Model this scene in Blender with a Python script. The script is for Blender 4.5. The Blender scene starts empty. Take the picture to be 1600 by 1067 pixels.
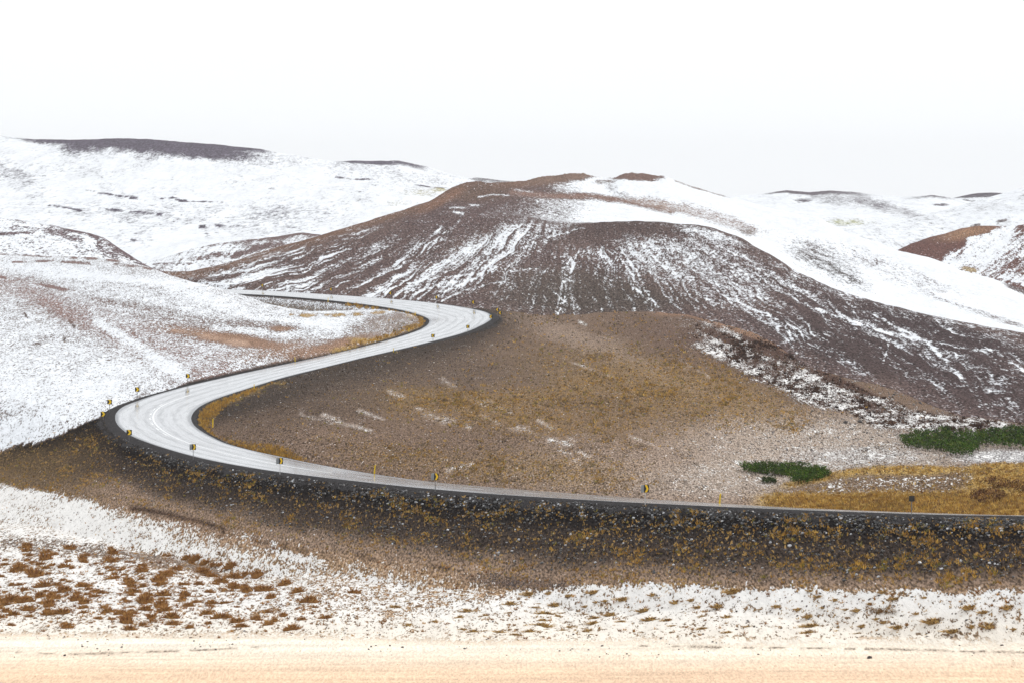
import bpy, math, random
import numpy as np

# ------------------------------------------------------------------ camera, sky, sun, exposure
SC = bpy.context.scene
COL = SC.collection
F, H = 5000.0, 30.0                      # focal length in photo pixels, eye height in metres
TH = math.atan((533.5 - 300.0) / F)      # the camera looks a little down
CT, ST = math.cos(TH), math.sin(TH)
cam_d = bpy.data.cameras.new('camera')
cam_d.sensor_width = 36.0
cam_d.lens = F / 1600.0 * 36.0
cam_d.clip_start = 1.0
cam_d.clip_end = 30000.0
cam = bpy.data.objects.new('camera', cam_d)
COL.objects.link(cam)
cam.location = (0, 0, H)
cam.rotation_euler = (math.pi / 2 - TH, 0, 0)
SC.camera = cam

SUN_EL, SUN_AZ = math.radians(38), math.radians(55)     # azimuth from +Y towards +X
W = bpy.data.worlds.new('World')
SC.world = W
W.use_nodes = True
nt = W.node_tree
nt.nodes.clear()
sky = nt.nodes.new('ShaderNodeTexSky')
sky.sky_type = 'NISHITA'
sky.sun_disc = False
sky.sun_elevation = SUN_EL
sky.sun_rotation = SUN_AZ
sky.air_density = 1.0
sky.dust_density = 6.0
sky.ozone_density = 1.0
sc_ = nt.nodes.new('ShaderNodeVectorMath'); sc_.operation = 'SCALE'; sc_.inputs['Scale'].default_value = 0.10
hs = nt.nodes.new('ShaderNodeHueSaturation'); hs.inputs['Saturation'].default_value = 0.15
mx = nt.nodes.new('ShaderNodeMix'); mx.data_type = 'RGBA'
mx.inputs['Factor'].default_value = 0.94           # a closed, even cloud deck over the sky
mx.inputs['B'].default_value = (0.965, 0.99, 1.02, 1)
bg = nt.nodes.new('ShaderNodeBackground')
bg.inputs['Strength'].default_value = 1.0
wo = nt.nodes.new('ShaderNodeOutputWorld')
nt.links.new(sky.outputs[0], hs.inputs['Color'])
nt.links.new(hs.outputs[0], sc_.inputs[0])
nt.links.new(sc_.outputs[0], mx.inputs['A'])
nt.links.new(mx.outputs['Result'], bg.inputs['Color'])
nt.links.new(bg.outputs[0], wo.inputs['Surface'])
sun_d = bpy.data.lights.new('sun', 'SUN')
sun_d.energy = 1.15
sun_d.angle = math.radians(14)
sun_d.color = (1.0, 0.95, 0.88)
sun = bpy.data.objects.new('sun', sun_d)
COL.objects.link(sun)
sun.rotation_euler = (math.pi / 2 - SUN_EL, 0, math.pi - SUN_AZ)
VS = SC.view_settings
VS.view_transform = 'Standard'
VS.look = 'None'
VS.exposure = 0.19
VS.gamma = 1.0
SC.cycles.use_denoising = True
SC.cycles.max_bounces = 5
SC.cycles.diffuse_bounces = 3
SC.cycles.volume_bounces = 0

rng = np.random.default_rng(7)
random.seed(7)

ROAD = [
(35.93,213.58,8.27,43.27,217.8,7.76),(30.47,222.84,7.49,37.8,227.09,6.96),(24.98,232.19,6.76,32.28,236.43,6.2),(19.41,241.56,6.07,26.69,245.84,5.51),(13.75,250.93,5.43,21,255.24,4.88),(8.03,260.31,4.82,15.27,264.67,4.33),(2.29,269.7,4.27,9.54,274.06,3.83),(-3.41,279.15,3.77,3.91,283.49,3.37),(-8.99,288.7,3.35,-1.62,292.9,2.93),(-14.36,298.41,3,-7.01,302.32,2.53),(-19.53,308.24,2.65,-12.03,311.98,2.26),(-24.46,318.19,2.33,-16.73,321.79,2.08),(-29.03,328.33,2.08,-21.17,331.71,1.94),(-33.29,338.6,1.9,-25.22,341.78,1.81),(-37.15,349.06,1.8,-29.05,351.9,1.66),(-40.71,359.65,1.72,-32.41,362.15,1.54),(-43.92,370.37,1.65,-35.03,372.61,1.47),(-46.43,381.28,1.61,-37.36,383.15,1.43),(-48.52,392.3,1.57,-39.28,393.77,1.41),(-50.14,403.41,1.55,-40.63,404.46,1.41),(-51.27,414.59,1.54,-41.42,415.16,1.39),(-51.67,425.83,1.54,-41.78,425.87,1.35),(-51.15,437.03,1.53,-41.66,436.62,1.28),(-50.32,448.16,1.53,-41.1,447.45,1.21),(-49.15,459.2,1.51,-40.22,458.31,1.14),(-47.92,470.2,1.47,-39.14,469.2,1.11),(-46.48,481.17,1.42,-37.89,480.05,1.12),(-44.91,492.13,1.36,-36.5,490.87,1.17),(-43.15,503.07,1.35,-34.79,501.62,1.22),(-41.13,513.96,1.36,-32.76,512.32,1.29),(-38.92,524.79,1.42,-30.55,523.02,1.4),(-36.53,535.58,1.5,-28.23,533.7,1.54),(-33.99,546.33,1.62,-25.8,544.37,1.72),(-31.41,557.05,1.79,-23.2,555.03,1.89),(-28.81,567.73,2,-20.54,565.7,2.05),(-26.22,578.37,2.24,-17.91,576.39,2.22),(-23.78,589.02,2.49,-15.4,587.1,2.4),(-21.43,599.64,2.76,-12.96,597.84,2.58),(-19.42,610.27,3.04,-10.65,608.64,2.77),(-17.84,620.9,3.31,-8.55,619.53,3.01),(-16.95,631.58,3.54,-6.78,630.54,3.35),(-16.7,642.26,3.68,-5.08,641.71,3.81),(-16.87,652.85,3.71,-4.02,653.16,4.4),(-17.41,663.39,3.68,-5.27,664.69,4.95),(-18.53,674.03,3.71,-8.01,675.87,5.22),(-20.26,684.72,3.79,-10.77,686.76,5.3),(-22.37,695.33,3.9,-13.45,697.51,5.3),(-24.91,705.75,4.01,-16.3,708.18,5.28),(-27.94,715.94,4.11,-19.61,718.72,5.27),(-31.53,725.92,4.22,-23.44,729.09,5.27),(-35.65,735.75,4.34,-27.78,739.27,5.26),(-40.23,745.47,4.48,-32.51,749.25,5.26),(-45.11,755.13,4.61,-37.54,759.08,5.26),(-50.26,764.76,4.69,-42.73,768.8,5.25),(-55.47,774.41,4.73,-47.97,778.47,5.25),(-60.7,784.1,4.71,-53.19,788.15,5.24),(-65.91,793.79,4.63,-58.38,797.84,5.21),(-71.11,803.47,4.51,-63.59,807.52,5.12),(-76.31,813.15,4.35,-68.8,817.2,4.99),(-81.51,822.82,4.18,-74,826.87,4.85),]
# ------------------------------------------------------------------ helpers
def proj(x, y, z):
    z = z - H
    zc = y * CT - z * ST
    yc = y * ST + z * CT
    return 800 + F * x / zc, 533.5 - F * yc / zc

def unproj(px, py, d):
    """a direction in the photograph and a distance along the ground -> a point"""
    a = (px - 800) / F
    b = (533.5 - py) / F
    k = d / (CT + b * ST)
    return a * k, d + 0 * k, H + (-ST + b * CT) * k

_P = rng.permutation(512)
_P = np.concatenate([_P, _P, _P])
_R = rng.random(2048)
def vnoise(x, y):
    xi = np.floor(x).astype(np.int64); yi = np.floor(y).astype(np.int64)
    fx = x - xi; fy = y - yi
    fx = fx * fx * (3 - 2 * fx); fy = fy * fy * (3 - 2 * fy)
    def h(i, j): return _R[_P[(_P[i & 511] + j) & 511] + ((i * 7 + j * 13) & 511)]
    return (h(xi, yi) * (1 - fx) + h(xi + 1, yi) * fx) * (1 - fy) + (h(xi, yi + 1) * (1 - fx) + h(xi + 1, yi + 1) * fx) * fy

def fbm(x, y, o=4, g=0.5):
    s = 0; a = 1; t = 0
    for k in range(o):
        s = s + a * vnoise(x + 17.3 * k, y + 9.1 * k); t += a
        a *= g; x = x * 2.03; y = y * 2.03
    return s / t

def ss(a, b, x):
    t = np.clip((x - a) / (b - a), 0, 1)
    return t * t * (3 - 2 * t)

def blob(px, py, cx, cy, rx, ry, ang=0, soft=0.5):
    c, s = math.cos(math.radians(ang)), math.sin(math.radians(ang))
    u = ((px - cx) * c + (py - cy) * s) / rx
    v = (-(px - cx) * s + (py - cy) * c) / ry
    return ss(1 + soft, 1 - soft, np.sqrt(u * u + v * v))

def curve(pts, x):
    p = np.array(pts, float)
    return np.interp(x, p[:, 0], p[:, 1])

def linemask(px, py, pts, w0, w1=None, soft=0.6):
    """a soft stroke along a polyline, its width running from w0 to w1"""
    if w1 is None: w1 = w0
    p = np.array(pts, float)
    L = np.r_[0, np.cumsum(np.hypot(*np.diff(p, axis=0).T))]
    m = np.zeros_like(px)
    lo = p.min(0) - 4 * max(w0, w1); hi = p.max(0) + 4 * max(w0, w1)
    sel = (px > lo[0]) & (px < hi[0]) & (py > lo[1]) & (py < hi[1])
    if not sel.any(): return m
    x, y = px[sel], py[sel]
    best = np.zeros_like(x)
    for i in range(len(p) - 1):
        d = p[i + 1] - p[i]; l2 = (d * d).sum()
        t = np.clip(((x - p[i, 0]) * d[0] + (y - p[i, 1]) * d[1]) / l2, 0, 1)
        r = np.hypot(x - p[i, 0] - t * d[0], y - p[i, 1] - t * d[1])
        w = w0 + (w1 - w0) * (L[i] + t * (L[i + 1] - L[i])) / L[-1]
        best = np.maximum(best, ss(1 + soft, 1 - soft, r / w))
    m[sel] = best
    return m

def inpoly(px, py, poly):
    p = np.array(poly, float)
    c = np.zeros(px.shape, bool)
    j = len(p) - 1
    for i in range(len(p)):
        yi, yj = p[i, 1], p[j, 1]
        t = ((yi > py) != (yj > py)) & (px < (p[j, 0] - p[i, 0]) * (py - yi) / (yj - yi + 1e-12) + p[i, 0])
        c ^= t
        j = i
    return c

def mixc(c, m, col):
    return c * (1 - m[..., None]) + np.array(col) * m[..., None]

def pchip(Y, t):
    """monotone cubic through the rows of Y (uniform spacing) at the parameters t"""
    n = len(Y)
    d = np.diff(Y, axis=0)
    m = np.zeros_like(Y)
    a, b = d[:-1], d[1:]
    with np.errstate(divide='ignore', invalid='ignore'):
        hm = np.where(a * b > 0, 2 * a * b / (a + b), 0)
    m[1:-1] = hm; m[0] = d[0]; m[-1] = d[-1]
    i = np.minimum(t.astype(int), n - 2); f = (t - i)[:, None]
    h00 = 2 * f**3 - 3 * f**2 + 1; h10 = f**3 - 2 * f**2 + f; h01 = -2 * f**3 + 3 * f**2; h11 = f**3 - f**2
    return h00 * Y[i] + h10 * m[i] + h01 * Y[i + 1] + h11 * m[i + 1]

def raw_mesh(name, V, Fc, mat=None, smooth=True, attrs=None, parent=None):
    """V (n,3); Fc (m,k) faces of one size; attrs: name -> (n,) float or (n,3) colour"""
    me = bpy.data.meshes.new(name)
    V = np.ascontiguousarray(V, np.float32); Fc = np.ascontiguousarray(Fc, np.int32)
    k = Fc.shape[1]
    me.vertices.add(len(V)); me.vertices.foreach_set('co', V.ravel())
    me.loops.add(Fc.size); me.loops.foreach_set('vertex_index', Fc.ravel())
    me.polygons.add(len(Fc)); me.polygons.foreach_set('loop_start', np.arange(0, Fc.size, k, dtype=np.int32))
    me.polygons.foreach_set('use_smooth', np.full(len(Fc), smooth, bool))
    me.update(calc_edges=True)
    for n, a in (attrs or {}).items():
        a = np.asarray(a, np.float32)
        if a.ndim == 1:
            at = me.attributes.new(n, 'FLOAT', 'POINT'); at.data.foreach_set('value', a)
        else:
            at = me.attributes.new(n, 'FLOAT_COLOR', 'POINT')
            at.data.foreach_set('color', np.c_[a, np.ones(len(a))].astype(np.float32).ravel())
    if mat: me.materials.append(mat)
    o = bpy.data.objects.new(name, me)
    COL.objects.link(o)
    if parent: o.parent = parent
    return o

def grid_faces(nr, nc):
    i = np.arange((nr - 1) * (nc - 1)); r = i // (nc - 1); c = i % (nc - 1)
    a = r * nc + c
    return np.stack([a, a + 1, a + nc + 1, a + nc], -1)

def tag(o, label=None, cat=None, group=None, kind=None):
    if label: o['label'] = label
    if cat: o['category'] = cat
    if group: o['group'] = group
    if kind: o['kind'] = kind
    return o

# ------------------------------------------------------------------ materials
class NT:
    def __init__(s, name):
        s.m = bpy.data.materials.new(name); s.m.use_nodes = True
        s.t = s.m.node_tree; s.t.nodes.clear()
        s.out = s.n('ShaderNodeOutputMaterial'); s.b = s.n('ShaderNodeBsdfPrincipled')
        s.l(s.b.outputs[0], s.out.inputs['Surface'])
    def n(s, k): return s.t.nodes.new(k)
    def l(s, a, b): s.t.links.new(a, b)
    def val(s, x, sock):
        if isinstance(x, (int, float)): sock.default_value = x
        elif isinstance(x, tuple): sock.default_value = x if len(x) == 4 or sock.type == 'VECTOR' else (*x, 1)
        else: s.l(x, sock)
    def math(s, op, a, b=0.0, clamp=False):
        q = s.n('ShaderNodeMath'); q.operation = op; q.use_clamp = clamp
        s.val(a, q.inputs[0]); s.val(b, q.inputs[1]); return q.outputs[0]
    def attr(s, name, out='Fac'):
        q = s.n('ShaderNodeAttribute'); q.attribute_name = name; return q.outputs[out]
    def pos(s, scale):
        q = s.n('ShaderNodeNewGeometry'); v = s.n('ShaderNodeVectorMath'); v.operation = 'MULTIPLY'
        s.l(q.outputs['Position'], v.inputs[0]); v.inputs[1].default_value = scale; return v.outputs[0]
    def noise(s, vec, scale, detail=3.0, rough=0.55, out='Fac'):
        q = s.n('ShaderNodeTexNoise'); s.l(vec, q.inputs['Vector']); q.inputs['Scale'].default_value = scale
        q.inputs['Detail'].default_value = detail; q.inputs['Roughness'].default_value = rough; return q.outputs[out]
    def mix(s, f, a, b):
        q = s.n('ShaderNodeMix'); q.data_type = 'RGBA'
        s.val(f, q.inputs['Factor']); s.val(a, q.inputs['A']); s.val(b, q.inputs['B']); return q.outputs['Result']
    def mulc(s, c, f):
        q = s.n('ShaderNodeVectorMath'); q.operation = 'SCALE'; s.val(c, q.inputs[0]); s.val(f, q.inputs['Scale']); return q.outputs[0]
    def ramp(s, x, a, b, c=0.0, d=1.0):
        q = s.n('ShaderNodeMapRange'); q.interpolation_type = 'SMOOTHSTEP'
        s.val(x, q.inputs[0]); q.inputs[1].default_value = a; q.inputs[2].default_value = b
        q.inputs[3].default_value = c; q.inputs[4].default_value = d; return q.outputs[0]
    def bump(s, h, strength, dist):
        q = s.n('ShaderNodeBump'); s.val(h, q.inputs['Height']); q.inputs['Strength'].default_value = strength
        q.inputs['Distance'].default_value = dist; s.l(q.outputs[0], s.b.inputs['Normal'])

def land_mat(name, scale, amp=1.0, edge=0.10, snowc=(0.80, 0.82, 0.85), grassc=(0.33, 0.205, 0.075), bump=0.3, ys=0.4, zs=1.0):
    """soil, snow lying on it in flecks and drifts, dry grass; the amounts are painted on the land"""
    m = NT(name)
    p = m.pos((1.0, ys, zs))
    n1 = m.noise(p, scale, 4.0, 0.65)
    n2 = m.noise(p, scale * 2.4, 3.0, 0.6)
    n3 = m.noise(p, scale * 0.23, 3.0, 0.5)
    nn = m.math('ADD', m.math('MULTIPLY', n1, 0.45), m.math('ADD', m.math('MULTIPLY', n2, 0.45), m.math('MULTIPLY', n3, 0.10)))
    dev = m.math('MULTIPLY', m.math('SUBTRACT', nn, 0.5), 4.6 * amp)
    S = m.math('ADD', m.attr('snow'), dev)
    sm = m.ramp(S, 0.5 - edge, 0.5 + edge)
    soil = m.attr('soil', 'Color')
    pale = m.ramp(m.math('ADD', soil, 0.0), 0.3, 0.6)
    var = m.math('SUBTRACT', m.ramp(n2, 0.34, 0.66, 0.38, 1.65), 1.0)
    soil = m.mulc(soil, m.math('ADD', 1.0, m.math('MULTIPLY', var, m.math('SUBTRACT', 1.0, m.math('MULTIPLY', pale, 0.78)))))
    G = m.math('ADD', m.attr('grass'), m.math('MULTIPLY', m.math('SUBTRACT', m.noise(p, scale * 1.7, 3.0, 0.6), 0.5), 3.0))
    gm = m.ramp(G, 0.42, 0.62)
    gc = m.mix(n3, tuple(v * 0.7 for v in grassc), tuple(v * 1.3 for v in grassc))
    soil = m.mix(gm, soil, gc)
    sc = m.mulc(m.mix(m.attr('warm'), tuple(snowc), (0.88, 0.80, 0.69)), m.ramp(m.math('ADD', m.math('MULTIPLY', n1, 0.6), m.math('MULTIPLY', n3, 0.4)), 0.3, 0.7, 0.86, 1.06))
    c = m.mix(sm, soil, sc)
    m.l(c, m.b.inputs['Base Color'])
    m.b.inputs['Roughness'].default_value = 0.85
    m.b.inputs['Specular IOR Level'].default_value = 0.0
    m.bump(m.math('ADD', nn, m.math('MULTIPLY', sm, 0.15)), bump, 1.0 / scale)
    return m.m

def plain_mat(name, col, rough=0.6, spec=0.3, metal=0.0, var=0.15, scale=20.0):
    m = NT(name)
    n = m.noise(m.pos((1, 1, 1)), scale, 2.0)
    m.l(m.mulc(tuple(col), m.ramp(n, 0.3, 0.7, 1 - var, 1 + var)), m.b.inputs['Base Color'])
    m.b.inputs['Roughness'].default_value = rough
    m.b.inputs['Specular IOR Level'].default_value = spec
    m.b.inputs['Metallic'].default_value = metal
    return m.m

def attr_mat(name, rough=0.8, spec=0.15):
    m = NT(name)
    m.l(m.attr('tint', 'Color'), m.b.inputs['Base Color'])
    m.b.inputs['Roughness'].default_value = rough
    m.b.inputs['Specular IOR Level'].default_value = spec
    return m.m

# ------------------------------------------------------------------ the road: both edges of the asphalt, station by station
RD = np.array(ROAD)
def resample(P, step):
    M = (P[:, :3] + P[:, 3:]) / 2
    t = np.r_[0, np.cumsum(np.linalg.norm(np.diff(M, axis=0), axis=1))]
    u = np.linspace(0, t[-1], int(t[-1] / step) + 1)
    # cubic hermite through the stations
    m = np.gradient(P, t, axis=0)
    i = np.clip(np.searchsorted(t, u, 'right') - 1, 0, len(t) - 2)
    hh = (t[i + 1] - t[i])[:, None]; f = ((u - t[i]) / (t[i + 1] - t[i]))[:, None]
    Q = (2*f**3-3*f**2+1)*P[i] + (f**3-2*f**2+f)*hh*m[i] + (-2*f**3+3*f**2)*P[i+1] + (f**3-f**2)*hh*m[i+1]
    return Q, u
# lengthen both ends so that the road runs on past what the frame shows
_a = RD[0] + (RD[0] - RD[1]) * np.array([1, 2, 3, 4])[::-1, None] * 1.2
_b = RD[-1] + (RD[-1] - RD[-2]) * np.array([1, 2, 3, 4, 5, 6])[:, None]
for k in range(4): _a[k, [2, 5]] = RD[0, [2, 5]] + 0.3
for k in range(6): _b[k, [2, 5]] = RD[-1, [2, 5]]
RQ, RU = resample(np.vstack([_a, RD, _b]), 0.6)
RA, RB = RQ[:, :3], RQ[:, 3:]             # outer/near edge, inner/far edge
RM = (RA + RB) / 2
RW = np.linalg.norm((RA - RB)[:, :2], axis=1)
RN = (RA - RB) / RW[:, None]; RN[:, 2] = 0
RN /= np.linalg.norm(RN, axis=1)[:, None]
RBANK = (RA[:, 2] - RB[:, 2]) / RW

def road_query(x, y):
    """distance outside the asphalt (negative on it), side (+1 on the A edge), height of the road there"""
    sh = x.shape; x = x.ravel(); y = y.ravel()
    best = np.full(x.size, 1e9); idx = np.zeros(x.size, int)
    sub = RM[::4]
    for a in range(0, x.size, 20000):
        s = slice(a, a + 20000)
        d = (x[s, None] - sub[None, :, 0])**2 + (y[s, None] - sub[None, :, 1])**2
        idx[s] = d.argmin(1) * 4
    for off in (-3, -2, -1, 1, 2, 3):
        j = np.clip(idx + off, 0, len(RM) - 1)
        dj = (x - RM[j, 0])**2 + (y - RM[j, 1])**2; di = (x - RM[idx, 0])**2 + (y - RM[idx, 1])**2
        idx = np.where(dj < di, j, idx)
    lat = (x - RM[idx, 0]) * RN[idx, 0] + (y - RM[idx, 1]) * RN[idx, 1]
    dist = np.hypot(x - RM[idx, 0], y - RM[idx, 1])
    t = dist - RW[idx] / 2
    zr = RM[idx, 2] + np.clip(lat, -RW[idx] / 2, RW[idx] / 2) * RBANK[idx]
    return t.reshape(sh), np.sign(lat).reshape(sh), zr.reshape(sh), RU[idx].reshape(sh)

# ------------------------------------------------------------------ near ground: heights known at some points, smooth between
GP = [  # px, py, distance
 # field below the embankment
 (-250,1067,214),(0,1067,209),(400,1067,204),(800,1067,198),(1200,1067,190),(1600,1067,183),(1850,1067,178),
 (-250,960,258),(0,960,252),(400,960,243),(800,960,233),(1200,960,219),(1600,960,207),(1850,960,202),
 (0,880,302),(250,880,290),(500,910,264),(800,908,256),(1050,913,243),(1300,914,233),(1600,916,222),(1850,918,215),
 (-250,830,345),(0,820,350),(150,800,362),(300,802,348),(420,836,322),(560,860,300),(700,886,280),(900,905,262),
 (-250,762,425),(0,766,418),(150,778,385),
 # left slope
 (-250,690,440),(0,690,436),(90,668,432),(-250,600,480),(0,600,480),(150,595,485),(-250,500,610),(0,500,610),(150,520,570),(230,560,520),
 (-250,430,740),(0,430,740),(100,440,705),(200,450,670),(300,490,610),(300,540,545),(400,530,570),
 (0,398,830),(100,402,800),(200,411,770),(260,428,735),(310,443,715),(350,453,700),(390,466,685),(420,478,668),(470,495,640),
 (450,520,595),(520,525,592),(560,512,622),(600,502,645),(630,503,650),(-250,396,840),
 # bowl inside the near bend
 (380,680,372),(450,690,350),(500,660,398),(500,625,448),(620,640,420),(600,700,348),(700,700,345),(700,640,412),(700,600,468),(780,560,540),
 (800,700,342),(900,700,336),(900,640,412),(900,600,475),(900,560,555),(900,520,645),(850,497,700),(800,490,700),
 (1000,660,380),(1000,600,455),(1000,545,575),(1000,500,690),(1000,487,722),(920,492,715),(1060,490,705),(1100,500,682),(1150,512,655),
 (1100,560,540),(1100,620,425),(1200,530,622),(1200,600,480),(1200,660,395),(1300,582,540),(1300,640,440),(1400,640,470),(1400,610,510),(1500,650,455),(1600,664,440),(1850,680,420),
 # valley floor at the right
 (1300,700,385),(1500,712,372),(1700,715,365),(1850,720,360),(1200,740,332),(1100,770,294),(1300,782,282),(1000,760,300),(950,740,315),
 (1250,752,315),(1340,736,308),(1420,731,303),(1500,729,299),(1600,733,290),(1850,735,280),(1420,770,285),(1520,772,276),(1520,792,262),(1600,798,254),
 (1400,716,355),(1500,718,350),(1600,722,345),
]
GX = []   # px, height, distance, for ground that other ground hides
GX += [(p, z, d) for p, z, d in [(-250,6,920),(0,6,920),(200,5,880),(300,2,820),(400,0.5,760),(-250,0,1000),(0,0,1000),(200,0,980),(400,3,900),(600,3,820),(700,3,780),
 (850,-1,780),(1000,-4,800),(1100,-5,770),(1200,-6,720),(1300,-9,640),(1400,-11,580),(1600,-13,540),(1850,-14,520),(1000,-4,950),(1300,-8,950),(1600,-12,950),(1850,-12,950),
 (-250,1,160),(400,-1,160),(800,0,155),(1200,1,150),(1850,4,140),(-250,1,100),(800,1,100),(1850,1,100)]]
_x, _y, _z = unproj(*np.array(GP, float).T)
_q = np.array(GX, float)
_px = np.r_[[g[0] for g in GP], _q[:, 0]]
_d = np.r_[_y, _q[:, 2]]
_zz = np.r_[_z, _q[:, 1]]
_U = np.c_[_px / 100, np.log(_d) * 11]
def _phi(r): return np.sqrt(r * r + 0.35)
_A = _phi(np.linalg.norm(_U[:, None] - _U[None], axis=-1))
_A[np.diag_indices(len(_A))] -= 0.02
_wt = np.linalg.solve(_A + 0, _zz - _zz.mean())
def base_height(x, y):
    px = np.clip(800 + F * x / y, -260, 1860)          # a bearing from the viewpoint, in photo pixels
    u = px / 100; v = np.log(y) * 11
    o = np.zeros(u.shape)
    for k in range(len(_U)): o += _wt[k] * _phi(np.hypot(u - _U[k, 0], v - _U[k, 1]))
    return o + _zz.mean()

GULLY = [(-60,772),(60,776),(160,784),(225,793),(270,806),(330,822),(352,828),(380,838),(430,856),(480,868),(530,876),(580,884)]
def ground_height(x, y):
    z = base_height(x, y)
    t, side, zr, u = road_query(x, y)
    far = ss(4, 14, t)
    z = z + far * (0.9 * (fbm(x / 22, y / 34, 3) - 0.5) + 0.5 * (fbm(x / 4.1, y / 6.2, 3) - 0.5))
    z = z + ss(1.5, 5, t) * 0.16 * (fbm(x / 0.9, y / 1.3, 2) - 0.5)
    # erosion bank below the embankment
    px, py = proj(x, y, z)
    gy = curve(GULLY, px)
    on = ss(190, 240, px) * ss(600, 540, px)
    wob = 5 * (fbm(px / 14, px * 0, 2) - 0.5)
    z = z - on * 0.9 * ss(0, 2.5, py - gy - wob) * ss(26, 6, py - gy)
    # cut and fill along the road
    nar = ((side < 0) & (y < 545)) | ((side > 0) & (y > 545))      # narrow verge on the inside of each bend
    tt = np.maximum(t - np.where(nar, .7, 1.4), 0)
    lo = zr - 0.14 - tt / 1.75
    hi = zr - 0.14 + tt / 3.0
    wv = 0.25 * (fbm(x / 1.7, y / 2.3, 3) - 0.5) * ss(1.6, 3.5, t)
    z = np.clip(z, lo + wv, hi + wv)
    z = np.where(t < np.where(nar, .55, 1.2), zr - 0.30, z)
    return z

CS = 2.5
cols = np.r_[np.arange(-1000, -250, 14.0), np.arange(-250, 1851, CS), np.arange(1862, 2900, 14.0)]
inv = np.linspace(1 / 150.0, 1 / 960.0, 560)
rows = np.unique(np.r_[np.linspace(60, 148, 12), 1 / inv, np.arange(585, 690, 1.6), np.arange(690, 830, 1.25)])
rows = rows[np.r_[True, np.diff(rows) > .3]]
gd, gp = np.meshgrid(rows, cols, indexing='ij')
gxx = (gp - 800) / F * gd
gzz = ground_height(gxx, gd)
GT, GSIDE, GZR, GU = road_query(gxx, gd)
gpx, gpy = proj(gxx, gd, gzz)

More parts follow.
